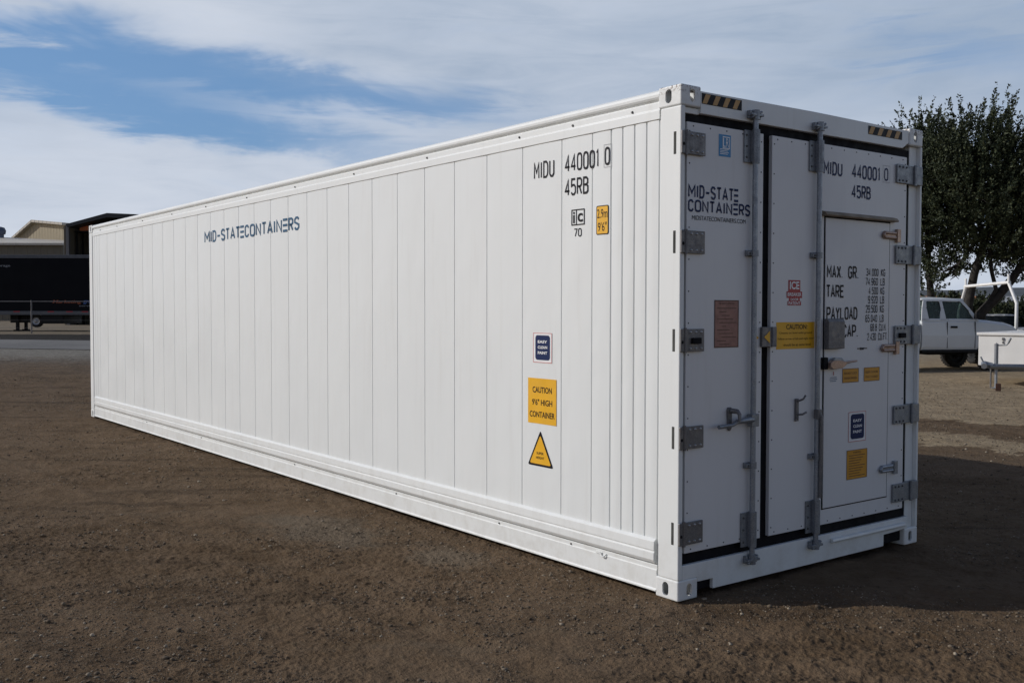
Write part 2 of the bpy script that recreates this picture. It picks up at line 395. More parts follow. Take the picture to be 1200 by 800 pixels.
ground = make_ground(); M['ground'] = ground_mat(); ground.data.materials.append(M['ground'])
tag(ground, kind='structure')

# loose stones and clods, one mass
def make_stones():
    me = bpy.data.meshes.new('ico'); bm = bmesh.new(); bmesh.ops.create_icosphere(bm, subdivisions=1, radius=1.0)
    bv = np.array([v.co[:] for v in bm.verts]); bf = np.array([[v.index for v in f.verts] for f in bm.faces]); bm.free()
    bpy.data.meshes.remove(me)
    r_ = np.random.RandomState(11)
    n = 210000
    # spread over the yard in front of and beyond the container
    d = 3.2+22*r_.rand(n)**1.7; a = math.atan2(fw.y, fw.x)+rad(66)*(r_.rand(n)-.5)
    x = CAM.x+d*np.cos(a); y = CAM.y+d*np.sin(a)
    dens = vnoise(x*1.1+4, y*1.1+8)+.5*vnoise(x*5, y*5)
    keep = (dens > .55) & ~((x > -12.4) & (x < .05) & (y > -.02) & (y < 2.5))
    x, y, d = x[keep], y[keep], d[keep]; n = len(x)
    s = .0024*(1-r_.rand(n))**(-.33); s = np.clip(s, .0024, .0135)*(1+d*.02)
    z = gh(x, y)+s*.15
    ax = r_.rand(n, 1, 3)*.5+.7; ax[:, :, 2] *= .72
    V = bv[None]*ax*(1+.35*(r_.rand(n, len(bv), 1)-.5))
    th = r_.rand(n)*6.283; c, sn = np.cos(th)[:, None], np.sin(th)[:, None]
    Vx = V[..., 0]*c-V[..., 1]*sn; Vy = V[..., 0]*sn+V[..., 1]*c
    V = np.stack([Vx, Vy, V[..., 2]], -1)*s[:, None, None]+np.stack([x, y, z], -1)[:, None]
    F = (bf[None]+(np.arange(n)*len(bv))[:, None, None]).reshape(-1, 3)
    return tri_mesh('loose_stones', V.reshape(-1, 3), F)
def tri_mesh(name, V, F):
    k = F.shape[1]; me = bpy.data.meshes.new(name)
    me.vertices.add(len(V)); me.vertices.foreach_set('co', np.asarray(V, np.float32).ravel())
    me.loops.add(F.size); me.loops.foreach_set('vertex_index', F.astype(np.int32).ravel())
    me.polygons.add(len(F)); me.polygons.foreach_set('loop_start', (np.arange(len(F))*k).astype(np.int32))
    try: me.polygons.foreach_set('loop_total', np.full(len(F), k, np.int32))
    except Exception: pass
    me.update(calc_edges=True)
    o = bpy.data.objects.new(name, me); COL.objects.link(o); return o
m, n, b = new_mat('stone_and_clod'); gi = n.new('ShaderNodeNewGeometry')
cr = n.new('ShaderNodeValToRGB'); n.l.new(gi.outputs['Random Per Island'], cr.inputs[0])
cr.color_ramp.elements[0].color = (.066, .046, .028, 1); cr.color_ramp.elements[1].color = (.36, .30, .22, 1)
e = cr.color_ramp.elements.new(.6); e.color = (.115, .083, .052, 1); e = cr.color_ramp.elements.new(.90); e.color = (.19, .15, .105, 1)
n.put(b.inputs['Base Color'], cr.outputs[0]); b.inputs['Roughness'].default_value = .9
st = make_stones(); st.data.materials.append(m); tag(st, 'small loose stones and clods strewn over the brown dirt', 'gravel', kind='stuff')

# asphalt road to the left
f2 = Vector((math.sin(YAW), math.cos(YAW), 0)); r2 = Vector((math.cos(YAW), -math.sin(YAW), 0))
def sheet(name, d0, d1, s0, s1, lift, mat, nd=14, ns=60):
    mb = MB(); vs = []
    for i in range(nd+1):
        for j in range(ns+1):
            d = d0+(d1-d0)*i/nd; s = s0+(s1-s0)*j/ns
            p = Vector((CAM.x, CAM.y, 0))+f2*d+r2*s
            vs.append((p.x, p.y, float(base_h(p.x, p.y))+lift))
    mb.add(vs, [(i*(ns+1)+j, i*(ns+1)+j+1, (i+1)*(ns+1)+j+1, (i+1)*(ns+1)+j) for i in range(nd) for j in range(ns)], 0, True)
    return tag(mb.build(name, mat, fix=False), kind='structure')
m, n, b = new_mat('asphalt'); g = n.new('ShaderNodeNewGeometry').outputs['Position']
a1 = n.noise(g, .4, 6, .6); a2 = n.noise(g, 9, 6, .7)
c = n.mix(n.rng(a1, .3, .7), (.085, .083, .080), (.135, .130, .122)); c = n.mix(n.rng(a2, .4, .7, 0, .5), c, (.17, .165, .155))
n.put(b.inputs['Base Color'], c); b.inputs['Roughness'].default_value = .9; n.put(b.inputs['Normal'], n.bump(a2, .5, .01)); M['asphalt'] = m
sheet('road', 32.6, 38.0, -90, -3, .004, M['asphalt'])

# far hills
def hills():
    mb = MB(); vs = []; nx = 90
    for i in range(nx+1):
        t = i/nx; px = 300+1800*t
        for k, (dd, hh) in enumerate(((1100, 0), (1500, .55), (2100, 1.0), (2900, .3))):
            p = at(px, dd)
            z = hh*(30+26*float(vnoise(np.array([t*14.0]), np.array([2.5]))[0])+10*float(vnoise(np.array([t*55.0]), np.array([k+.5]))[0]))-1
            vs.append((p.x, p.y, z))
    mb.add(vs, [(i*4+k, (i+1)*4+k, (i+1)*4+k+1, i*4+k+1) for i in range(nx) for k in range(3)], 0, True)
    return tag(mb.build('hills', simple('hill_scrub', (.050, .058, .064), .95, var=.25, scale=.01)), kind='structure')
hills()

# ================================================================== THE CONTAINER
L, W, H = 12.192, 2.438, 2.896
box_root = empty('shipping_container', (0, 0, 0))
tag(box_root, 'long white refrigerated shipping container standing on bare dirt, closed doors in shade', 'container')
def part(mb, name, mats, parent=box_root, bevel=0, seg=2, label=None):
    o = mb.build(name, mats, parent, bevel, seg)
    if label: o['label'] = label
    return o

# --- side cladding facing the sun: flat pressed sheets with narrow grooves
seams = [-.175, -.278, -.377, -.478, -.578, -.747, -1.039] + [-1.448-.409*k for k in range(26)]
seams = [s for s in seams if s > -11.95] + [-11.80, -11.92]
seams = sorted(set(round(s, 3) for s in seams))
PY = .010
def cladding(y0, sgn, name):
    prof = [(-12.03, y0)]; prevx = -12.03
    for s in seams:
        g, dp = (.0045, .0075) if s < -.6 else (.006, .008)
        n_in = 5; x0_, x1_ = prevx, s-g
        for k in range(1, n_in):      # faint pillow of each sheet
            t = k/n_in; prof.append((x0_+(x1_-x0_)*t, y0-sgn*.0022*math.sin(math.pi*t)))
        prof += [(s-g, y0), (s-g*.35, y0+sgn*dp), (s+g*.35, y0+sgn*dp), (s+g, y0)]; prevx = s+g
    prof.append((-.150, y0))
    mb = MB(); z0, z1 = .300, 2.745
    vs = [(x, y, z) for (x, y) in prof for z in (z0, z1)]
    mb.add(vs, [(2*i, 2*i+2, 2*i+3, 2*i+1) for i in range(len(prof)-1)], 0, False)
    mb.box(-12.0, -.15, y0+sgn*.012, y0+sgn*.05, .16, 2.74)
    return part(mb, name, M['white'])
cladding(PY, 1, 'side_wall'); cladding(W-PY, -1, 'side_wall')

def rail(name, prof, x0, x1, mirror=False, bevel=.003):
    mb = MB(); p = [((W-y) if mirror else y, z) for y, z in prof]
    mb.prism(p, 0, x0, x1); return part(mb, name, M['frame'], bevel=bevel)
top_prof = [(.002, 2.730), (.002, 2.782), (.008, 2.788), (.008, 2.826), (.020, 2.831), (.020, 2.838), (.006, 2.843), (-.001, 2.856), (-.002, 2.870), (.004, 2.886), (.020, 2.898), (.060, 2.902), (.085, 2.890), (.085, 2.730)]
kick_prof = [(.006, .326), (-.010, .312), (-.012, .262), (-.006, .257), (-.006, .252), (-.013, .247), (-.013, .205), (-.002, .186), (.030, .180), (.045, .190), (.045, .326)]
bot_prof = [(.006, .176), (.006, .150), (.002, .147), (.002, .040), (-.004, .034), (-.004, .024), (.070, .024), (.070, .176)]
for mir in (False, True):
    rail('top_rail', top_prof, -12.02, -.168, mir)
    rail('kick_rail', kick_prof, -11.96, -.180, mir, .002)
    rail('bottom_rail', bot_prof, -12.0, -.170, mir, .002)
for xx in [-.395, -.93, -1.48, -2.636, -3.80, -4.965, -6.124, -7.30, -8.45, -9.60, -10.75, -11.6]:
    mb = MB(); mb.rivet((xx, .008, 2.802), (0, -1, 0), .009, .008, 8, 0); part(mb, 'rail_bolt', M['bolt'])
for xx in [-.93, -1.7, -3.1, -5.0, -7.5, -9.5]:
    mb = MB(); mb.rivet((xx, .004, .158), (0, -1, 0), .007, .006, 6, 0); part(mb, 'rail_bolt', M['bolt'])
mb = MB(); mb.tube([(-.64, .004, .158), (-.638, -.008, .150), (-.625, -.010, .138), (-.61, -.010, .138), (-.60, -.008, .148), (-.598, .004, .156)], .004, 6)
mb.box(-.69, -.645, -.004, .003, .150, .160); part(mb, 'drain_bracket', M['frame'])

# roof and far (machinery) end
mb = MB(); mb.box(-12.02, -.17, .086, W-.086, 2.86, 2.880)
for k in range(28): mb.box(-11.8+k*.41, -11.72+k*.41, .12, W-.12, 2.8805, 2.888)
part(mb, 'roof', M['frame'], bevel=.002)
mb = MB(); mb.box(-12.10, -12.06, .1, W-.1, .12, 2.78); mb.box(-12.15, -12.101, .35, W-.35, .25, 2.2)
mb.rivet((-12.15, 1.0, 1.6), (-1, 0, 0), .3, .02, 24, 1)
part(mb, 'refrigeration_end', [M['frame'], M['char']])

# --- corner posts
def post(x0, x1, y0, y1, front):
    mb = MB()
    mb.box(x0, x1, y0, y1, .1175, 2.785)
    return part(mb, 'corner_post', M['frame'], bevel=.008, seg=3)
post(-.160, -.0, .0, .036, True); post(-12.19, -12.03, 0, .05, False); post(-12.19, -12.03, W-.05, W, False)
mb = MB()   # far door post: channel with a set-back web
mb.box(-.16, -.002, W-.022, W, .1175, 2.785); mb.box(-.05, -.030, 2.322, W-.023, .1175, 2.785); mb.box(-.16, -.051, 2.318, 2.330, .1175, 2.785)
part(mb, 'corner_post', M['frame'], bevel=.003)

# --- corner castings, cut hollow with oval holes
def casting_mesh():
    cx, cy, cz = .178, .162, .118
    def tmp(mb, bev=0, seg=3):
        o = mb.build('tmp', M['frame']);
        if bev: b = o.modifiers.new('b', 'BEVEL'); b.width = bev; b.segments = seg
        return o
    mb = MB(); mb.box(-cx, 0, 0, cy, 0, cz); body = tmp(mb, .010, 3)
    cut = []
    mb = MB(); mb.box(-cx+.013, -.013, .013, cy-.013, .013, cz-.013); cut.append(tmp(mb))
    def oval(w, h, n=12):
        r = w/2; pts = []
        for k in range(n+1): a = math.pi*k/n; pts.append((r*math.cos(a), h/2-r+r*math.sin(a)))
        for k in range(n+1): a = math.pi+math.pi*k/n; pts.append((r*math.cos(a), -h/2+r+r*math.sin(a)))
        return pts
    mb = MB(); mb.prism([(u-.098, v+.058) for u, v in oval(.048, .078)], 1, -.02, .03); cut.append(tmp(mb))
    mb = MB(); mb.prism([(u+.092, v+.058) for u, v in oval(.044, .072)], 0, -.03, .02); cut.append(tmp(mb))
    mb = MB(); mb.prism([(u-.095, v+.086) for u, v in oval(.055, .10)], 2, -.02, .03); cut.append(tmp(mb))
    for c in cut:
        bo = body.modifiers.new('x', 'BOOLEAN'); bo.operation = 'DIFFERENCE'; bo.solver = 'EXACT'; bo.object = c
    dg = bpy.context.evaluated_depsgraph_get()
    me = bpy.data.meshes.new_from_object(body.evaluated_get(dg)); me.name = 'corner_casting'
    for o in cut+[body]: bpy.data.objects.remove(o)
    return me
cme = casting_mesh(); cme.materials.clear(); cme.materials.append(M['cast'])
def mirrored(me, sx, sy, sz, off):
    m2 = me.copy(); m2.transform(Matrix.Translation(off) @ Matrix.Diagonal((sx, sy, sz, 1)))
    if sx*sy*sz < 0: m2.flip_normals()
    o = bpy.data.objects.new('corner_casting', m2); COL.objects.link(o); o.parent = box_root; return o
for sx, ox in ((1, .001), (-1, -L-.001)):
    for sy, oy in ((1, -.001), (-1, W+.001)):
        mirrored(cme, sx, sy, 1, (ox, oy, 0)); mirrored(cme, sx, sy, -1, (ox, oy, H+.008))

# --- door frame: header and sill
mb = MB()
mb.prism([(.166, 2.756), (.166, 2.882), (1.2, 2.890), (W-.166, 2.884), (W-.166, 2.800), (W-.24, 2.758)], 0, -.14, -.006)
mb.box(-.13, -.02, .038, .165, 2.75, 2.783)
part(mb, 'door_header', M['frame'], bevel=.003)
mb = MB()
mb.prism([(.038, .118), (.160, .118), (.164, .090), (.296, .090), (.296, .030), (2.030, .030), (2.030, .108), (2.200, .112), (2.274, .118), (2.32, .118), (2.32, .200), (.038, .200)], 0, -.030, -.004)
part(mb, 'door_sill', M['frame'], bevel=.003)
mb = MB(); mb.prism([(.0, .168), (.020, .164), (.024, .150), (.016, .140), (.0, .140)], 1, 1.42, 2.26); part(mb, 'sill_ledge', M['frame'], bevel=.002)
mb = MB(); mb.box(-.075, -.031, .163, 2.27, .035, .14); part(mb, 'fork_pocket_shade', M['seal'])  # black box behind the sill cutouts, standing in for shade in the pockets
mb = MB(); mb.box(-.14, -.035, .037, 2.321, .2005, 2.7555)
part(mb, 'door_seal', M['seal'], label='black rubber seal around and between the doors')

# --- doors
DX = -.008          # door skin plane
def fy(y, d): return -4.142+(3.905-d)/3.905*(y+4.142)     # slide along the sight line onto a nearer plane
def door(y0, y1, z0, z1, xs_skip=()):
    mb = MB(); mb.box(-.034, DX, y0, y1, z0, z1)
    e = .020
    k = round((z1-z0-.1)/.174)
    for i in range(k+1):
        z = z0+.05+(z1-z0-.1)*i/k
        for y in (y0+e, y1-e): mb.rivet((DX, y, z), (1, 0, 0), .0052, .004)
    k = max(2, round((y1-y0-.1)/.14))
    for i in range(k+1):
        y = y0+.05+(y1-y0-.1)*i/k
        for z in (z0+e, z1-e): mb.rivet((DX, y, z), (1, 0, 0), .0052, .004)
    return part(mb, 'door', [M['door'], M['bolt']], bevel=.003)
dl = door(.058, .720, .266, 2.700); dr = door(.802, 2.257, .266, 2.700)
dl['label'] = 'narrow left door with blue company lettering'; dr['label'] = 'wide right door with small access door set into it'

# --- hinges
HZ = (2.580, 2.028, 1.476, .926, .382)
def hinge(parent, z, right, knob):
    mb = MB(); h = .064
    if not right:
        mb.box(-.001, .010, .046, .192, z-h, z+h); mb.box(-.001, .0115, -.002, .026, z-h, z+h); mb.box(-.02, .004, .027, .0455, z-h, z+h)
        mb.box(-.056, -.035, -.0015, .01, z-h, z+h, 1)
        for y in (.078, .122, .166):
            for zz in (z-h+.018, z+h-.018): mb.rivet((.010, y, zz), (1, 0, 0), .0095, .007, 6, 2)
        mb.tube([(.009, .036, z-h-.006), (.009, .036, z+h+.006)], .010, 8)
        mb.rivet((.0115, .012, z-.01), (1, 0, 0), .010, .002, 8, 3)
    else:
        mb.box(-.001, .010, 2.116, 2.262, z-h, z+h); mb.box(-.028, .012, 2.350, 2.424, z-h, z+h); mb.box(-.028, .003, 2.263, 2.3495, z-h, z+h)
        for y in (2.140, 2.182, 2.226):
            for zz in (z-h+.018, z+h-.018): mb.rivet((.010, y, zz), (1, 0, 0), .0095, .007, 6, 2)
        mb.tube([(.010, 2.335, z-h-.006), (.010, 2.335, z+h+.006)], .011, 8)
    if knob:
        yk = .118 if not right else 2.190
        mb.box(.010, .026, yk-.036, yk+.036, z-.020, z+.014, 3)
    return part(mb, 'hinge', [M['galvd'] if not right else M['galv'], M['hole'], M['bright'] if not right else M['bolt'], M['seal']], parent, bevel=.003)
for i, z in enumerate(HZ):
    hinge(dl, z, False, i == 2); hinge(dr, z, True, i == 2)

# --- locking bars
def locking_bar(yb, clampz, parent, second):
    x = .022
    mb = MB(); mb.tube([(x, yb, .150), (x, yb, 2.790)], .0165, 14); bar = part(mb, 'locking_bar', M['galvl'])
    for zt in (2.795, .158):           # cam ends and their keepers
        mb = MB(); mb.tube([(x, yb, zt-.028), (x, yb, zt+.028)], .024, 10)
        mb.box(x-.012, x+.020, yb-.060, yb+.052, zt-.008, zt+.006); mb.box(-.003, x, yb-.050, yb-.036, zt-.022, zt+.024); mb.box(-.003, x, yb+.034, yb+.048, zt-.022, zt+.024)
        mb.tube([(x+.01, yb-.050, zt-.018), (x+.01, yb+.040, zt+.020)], .008, 6)
        part(mb, 'cam_keeper', M['galv'], bar, .002)
    for z0, z1 in ((2.515, 2.705), (.235, .440)):      # long bearing brackets
        mb = MB(); mb.box(-.006, .004, yb-.075, yb+.034, z0, z1); mb.box(.004, .034, yb-.024, yb+.028, z0+.004, z1-.004)
        mb.tube([(x, yb+.002, z0-.004), (x, yb+.002, z1+.004)], .0245, 12)
        for k in range(3): mb.rivet((.004, yb-.058, z0+.03+k*(z1-z0-.06)/2), (1, 0, 0), .008, .006, 6, 1)
        part(mb, 'bearing_bracket', [M['galv'], M['bolt']], bar, .002)
    for z in clampz:
        mb = MB(); mb.box(-.006, .006, yb-.055, yb+.04, z-.018, z+.018); mb.tube([(x, yb, z-.019), (x, yb, z+.019)], .023, 12); mb.box(.004, .022, yb-.052, yb-.020, z-.012, z+.012)
        mb.rivet((.022, yb-.040, z), (1, 0, 0), .009, .006, 6, 1)
        part(mb, 'bar_clamp', [M['galv'], M['bolt']], bar, .002)
    return bar
Y1, Y2 = fy(.637, .022), fy(1.262, .022)
b1 = locking_bar(Y1, (1.982, .722), box_root, False); b2 = locking_bar(Y2, (1.990, .722), box_root, True)
# left handle lies level across the door, in its keeper
mb = MB(); mb.tube([(.030, Y1-.01, .995), (.045, Y1-.07, 1.000), (.045, .440, .996), (.043, .400, .978), (.042, .285, .974)], [.017, .019, .015, .011, .013], 8); mb.box(.006, .044, Y1-.035, Y1+.03, .955, 1.03)
part(mb, 'handle', M['galv'], b1, .003)
mb = MB(); mb.prism([(.408, .955), (.422, .938), (.436, .955), (.440, 1.06), (.432, 1.078), (.412, 1.078), (.404, 1.06)], 0, -.006, .008); mb.tube([(.008, .428, 1.058), (.050, .436, 1.056), (.062, .440, 1.040), (.066, .436, 1.000)], [.016, .015, .012, .010], 8); mb.rivet((.008, .422, .958), (1, 0, 0), .008, .006, 6, 0)
part(mb, 'handle_keeper', M['galvd'], dl, .002)
mb = MB(); mb.box(-.006, .008, 1.040, 1.066, .955, 1.095); mb.tube([(.008, 1.053, 1.08), (.045, 1.058, 1.095), (.050, 1.075, 1.118)], .007, 6); mb.tube([(.008, 1.053, .995), (.04, 1.060, 1.0), (.045, 1.09, 1.012)], .007, 6); mb.rivet((.008, 1.053, .975), (1, 0, 0), .010, .006, 8, 0)
part(mb, 'handle_keeper', M['galvd'], dr, .002)
mb = MB(); mb.tube([(.034, Y2, 1.00), (.050, Y2+.008, .97), (.050, Y2+.006, .80), (.046, Y2+.004, .46)], [.017, .014, .012, .012], 8); mb.box(.010, .048, Y2-.02, Y2+.022, .96, 1.02)
part(mb, 'handle', M['galvd'], b2, .003)

# --- flap over the gap with yellow arrow
mb = MB(); mb.box(-.004, .012, .700, .838, 1.424, 1.545); mb.tube([(.012, .795, 1.424), (.012, .795, 1.545)], .008, 8)
gf = part(mb, 'seal_flap', M['galvd'], bevel=.004)
mb = MB(); mb.add([(.0145, .770, 1.446), (.0145, .770, 1.522), (.0145, .715, 1.484)], [(0, 1, 2)]); part(mb, 'arrow', M['yellow'], gf)
mb = MB(); mb.add([(DX+.002, .662, 1.466), (DX+.002, .662, 1.496), (DX+.002, .692, 1.481)], [(0, 1, 2)]); part(mb, 'arrow', M['yellow'], dl)

# --- small access door in the right door
mb = MB()
y0, y1, z0, z1 = 1.336, 2.050, .372, 2.236
for a in ((y0-.012, y1+.012, z1, z1+.008), (y0-.012, y1+.012, z0-.008, z0), (y0-.012, y0-.001, z0, z1), (y1+.001, y1+.010, z0, z1)):
    mb.box(-.02, DX+.0025, *a, 1)
mb.box(-.02, DX+.006, y0, y1, z0, z1-.001)
ad = part(mb, 'access_door', [M['door'], M['seal']], bevel=.002); ad['label'] = 'small access door with weights table'
mb = MB(); mb.prism([(-.008, 2.244), (.030, 2.246), (.034, 2.252), (.020, 2.268), (-.008, 2.278)], 1, 1.300, 2.105); mb.box(-.0075, .031, 1.31, 2.10, 2.2445, 2.2455)
part(mb, 'drip_ledge', M['tan'], ad, .001)
AX = DX+.006
for z, mt in ((2.155, 'brass'), (1.390, 'brass'), (.565, 'galvl')):
    mb = MB(); mb.box(AX, AX+.010, 1.975, 2.12, z-.028, z+.026); mb.tube([(AX+.012, 1.975, z+.014), (AX+.012, 2.10, z+.014)], .011, 8); mb.tube([(AX+.012, 1.975, z-.016), (AX+.012, 2.10, z-.016)], .011, 8)
    mb.tube([(AX+.012, 1.972, z+.014), (AX+.014, 1.955, z-.001), (AX+.012, 1.972, z-.016)], .011, 8)
    mb.box(AX-.004, AX+.018, 2.12, 2.160, z-.046, z+.044); part(mb, 'hinge', M[mt], ad, .002)
mb = MB(); mb.prism([(.004, 1.395), (.040, 1.400), (.040, 1.572), (.030, 1.590), (.004, 1.592)], 1, 1.322, 1.492); part(mb, 'lock_cover', M['galvd'], ad, .003)
mb = MB(); mb.box(AX, .020, 1.300, 1.345, 1.268, 1.345, 1); mb.prism([(1.345, 1.285), (1.375, 1.268), (1.47, 1.272), (1.515, 1.295), (1.515, 1.312), (1.44, 1.325), (1.375, 1.325), (1.345, 1.31)], 0, .010, .042)
mb.prism([(1.375, 1.326), (1.40, 1.342), (1.47, 1.340), (1.50, 1.318)], 0, .012, .036, 2); mb.tube([(.028, 1.50, 1.303), (.040, 1.56, 1.312), (.038, 1.625, 1.315)], [.011, .008, .007], 8)
part(mb, 'latch_handle', [M['brass'], M['seal'], M['galvl']], ad, .003)
mb = MB()   # old seal scar
mb.box(AX, AX+.003, 1.69, 1.80, 1.390, 1.396); mb.box(AX, AX+.004, 1.72, 1.76, 1.384, 1.399); part(mb, 'scratched_stud', M['char'], ad)

# ------------------------------------------------------------------ lettering
STROKE = {}
def _g(ch, *pl): STROKE[ch] = pl
def rr_(x0, y0, x1, y1, c=.22, closed=True):
    return ('c' if closed else 'o', [(x0+c, y0), (x1-c, y0), (x1-c*.3, y0+c*.3*.8), (x1, y0+c*.8), (x1, y1-c*.8), (x1-c*.3, y1-c*.24), (x1-c, y1), (x0+c, y1), (x0+c*.3, y1-c*.24), (x0, y1-c*.8), (x0, y0+c*.8), (x0+c*.3, y0+c*.24)])
o = lambda *p: ('o', list(p))
_g('0', rr_(0, 0, 1, 1, .3)); _g('O', rr_(0, 0, 1, 1, .3)); _g('1', o((.12, .84), (.5, 1), (.5, 0))); _g('I', o((.5, 0), (.5, 1)))
_g('2', o((0, .74), (0, .86), (.28, 1), (.72, 1), (1, .86), (1, .64), (0, 0), (1, 0)))
_g('3', o((0, .84), (.28, 1), (.72, 1), (1, .86), (1, .64), (.72, .53), (.4, .53)), o((.72, .53), (1, .42), (1, .14), (.72, 0), (.28, 0), (0, .16)))
_g('4', o((.74, 0), (.74, 1), (0, .26), (1, .26))); _g('5', o((.94, 1), (.08, 1), (.04, .56), (.34, .62), (.72, .62), (1, .48), (1, .14), (.72, 0), (.28, 0), (0, .14)))
_g('6', o((.94, .86), (.70, 1), (.28, 1), (0, .8), (0, .14), (.28, 0), (.72, 0), (1, .14), (1, .44), (.72, .58), (.28, .58), (0, .44)))
_g('7', o((0, 1), (1, 1), (.35, 0))); _g('8', rr_(.04, .54, .96, 1, .26), rr_(0, 0, 1, .54, .26))
_g('9', o((.06, .14), (.3, 0), (.72, 0), (1, .2), (1, .86), (.72, 1), (.28, 1), (0, .86), (0, .56), (.28, .42), (.72, .42), (1, .56)))
_g('M', o((0, 0), (0, 1), (.5, .35), (1, 1), (1, 0))); _g('D', ('c', [(0, 0), (0, 1), (.62, 1), (.9, .88), (1, .7), (1, .3), (.9, .12), (.62, 0)]))
_g('U', o((0, 1), (0, .16), (.28, 0), (.72, 0), (1, .16), (1, 1))); _g('R', o((0, 0), (0, 1), (.7, 1), (1, .88), (1, .6), (.7, .48), (0, .48)), o((.5, .48), (1, 0)))
_g('B', ('c', [(0, 0), (0, 1), (.66, 1), (.95, .88), (.95, .66), (.66, .54), (1, .42), (1, .12), (.7, 0)]), o((0, .54), (.66, .54)))
_g('A', o((0, 0), (.5, 1), (1, 0)), o((.18, .3), (.82, .3))); _g('X', o((0, 0), (1, 1)), o((0, 1), (1, 0)))
_g('G', o((1, .84), (.72, 1), (.28, 1), (0, .84), (0, .16), (.28, 0), (.72, 0), (1, .16), (1, .48), (.55, .48))); _g('T', o((0, 1), (1, 1)), o((.5, 1), (.5, 0)))
_g('E', o((1, 1), (0, 1), (0, 0), (1, 0)), o((0, .52), (.8, .52))); _g('P', o((0, 0), (0, 1), (.7, 1), (1, .88), (1, .56), (.7, .44), (0, .44)))
_g('Y', o((0, 1), (.5, .5), (1, 1)), o((.5, .5), (.5, 0))); _g('L', o((0, 1), (0, 0), (1, 0))); _g('C', o((1, .80), (.72, 1), (.28, 1), (0, .84), (0, .16), (.28, 0), (.72, 0), (1, .2)))
_g('K', o((0, 0), (0, 1)), o((1, 1), (0, .42)), o((.25, .58), (1, 0))); _g('F', o((1, 1), (0, 1), (0, 0)), o((0, .52), (.8, .52)))
_g('.', o((.1, 0), (.1, .07)))
_g('-', o((0, .46), (1, .46))); _g('N', o((0, 0), (0, 1), (1, 0), (1, 1)))
_g('S', o((1, .84), (.72, 1), (.28, 1), (0, .84), (0, .62), (1, .38), (1, .16), (.72, 0), (.28, 0), (0, .16)))
def ribbon(pts, w, closed):
    P = [Vector(p) for p in pts]; n = len(P); Lf = []; Rt = []
    for i in range(n):
        a = P[i-1] if (closed or i > 0) else None; b = P[(i+1) % n] if (closed or i < n-1) else None
        d1 = (P[i]-a).normalized() if a is not None else None; d2 = (b-P[i]).normalized() if b is not None else None
        d1 = d1 or d2; d2 = d2 or d1
        n1 = Vector((-d1.y, d1.x)); n2 = Vector((-d2.y, d2.x)); mm = n1+n2
        mm = mm.normalized() if mm.length > .2 else n1
        k = min(1.7, 1/max(.4, mm.dot(n1)))
        Lf.append(P[i]+mm*w/2*k); Rt.append(P[i]-mm*w/2*k)
    vs = Lf+Rt; m_ = n if closed else n-1
    return vs, [(i, n+i, n+(i+1) % n, (i+1) % n) for i in range(m_)]
def stroke_text(txt, asp=.5, sw=.125, gapw=.26):
    """unit-height text; returns verts, faces"""
    V = []; F = []; x = 0
    for ch in txt:
        if ch == ' ': x += asp+gapw; continue
        cw = {'-': asp*.85, 'I': .12, '.': .10, '1': asp*.7}.get(ch, asp*(1.15 if sw < .16 else 1.55) if ch == 'M' else asp*1.2 if (ch in 'NOA' and sw > .16) else asp)
        for kind, pl in STROKE[ch]:
            pts = [(sw/2+x+u*(cw), sw/2+v*(1-sw)) for u, v in pl] if ch != 'I' else [(sw/2+x+.06, sw/2+v*(1-sw)) for u, v in pl]
            vs, fs = ribbon(pts, sw, kind == 'c'); k = len(V); V += vs; F += [tuple(i+k for i in f) for f in fs]
        x += cw+gapw
    return [tuple(v) for v in V], F
def font_text(txt, bold=0.0, shear=0, spacing=1.0):
    cu = bpy.data.curves.new('t', 'FONT'); cu.body = txt; cu.size = 1; cu.offset = bold; cu.shear = shear; cu.space_character = spacing; cu.resolution_u = 4
    ob = bpy.data.objects.new('t', cu); COL.objects.link(ob)
    dg = bpy.context.evaluated_depsgraph_get(); me = bpy.data.meshes.new_from_object(ob.evaluated_get(dg))
    V = [(v.co.x, v.co.y) for v in me.vertices]; F = [tuple(p.vertices) for p in me.polygons]
    bpy.data.objects.remove(ob); bpy.data.curves.remove(cu); bpy.data.meshes.remove(me); return V, F
def bars_E(segs, sw=.165, asp=.54, gapw=.30):
    """words whose E is three bars: segments joined by '='"""
    V = []; F = []; x = 0; parts = segs.split('=')
    for i, t in enumerate(parts):
        if t:
            v, f = stroke_text(t, asp, sw, gapw); x0 = min(p[0] for p in v); k = len(V)
            V += [(p[0]-x0+x, p[1]) for p in v]; F += [tuple(j+k for j in q) for q in f]; x += max(p[0] for p in v)-x0+.15
        if i < len(parts)-1:
            for z in (.0, .41, .82):
                k = len(V); V += [(x, z), (x+.60, z), (x+.60, z+.18), (x, z+.18)]; F.append((k, k+1, k+2, k+3))
            x += .75
    return V, F
def fit(VF, box_):
    V, F = VF; xs = [v[0] for v in V]; ys = [v[1] for v in V]; x0, x1, y0, y1 = min(xs), max(xs), min(ys), max(ys)
    u0, v0, u1, v1 = box_
    return [(u0+(x-x0)/max(1e-6, x1-x0)*(u1-u0), v0+(y-y0)/max(1e-6, y1-y0)*(v1-v0)) for x, y in V], F
def place(mb, VF, plane, off, mi=0):
    V, F = VF
    if plane == 'side': mb.add([(u, off, v) for u, v in V], F, mi)
    else: mb.add([(off, u, v) for u, v in V], F, mi)
def quad(u0, v0, u1, v1): return [(u0, v0), (u1, v0), (u1, v1), (u0, v1)], [(0, 1, 2, 3)]
def frame2(u0, v0, u1, v1, t):
    return [(u0, v0), (u1, v0), (u1, v1), (u0, v1), (u0+t, v0+t), (u1-t, v0+t), (u1-t, v1-t), (u0+t, v1-t)], [(0, 1, 5, 4), (1, 2, 6, 5), (2, 3, 7, 6), (3, 0, 4, 7)]
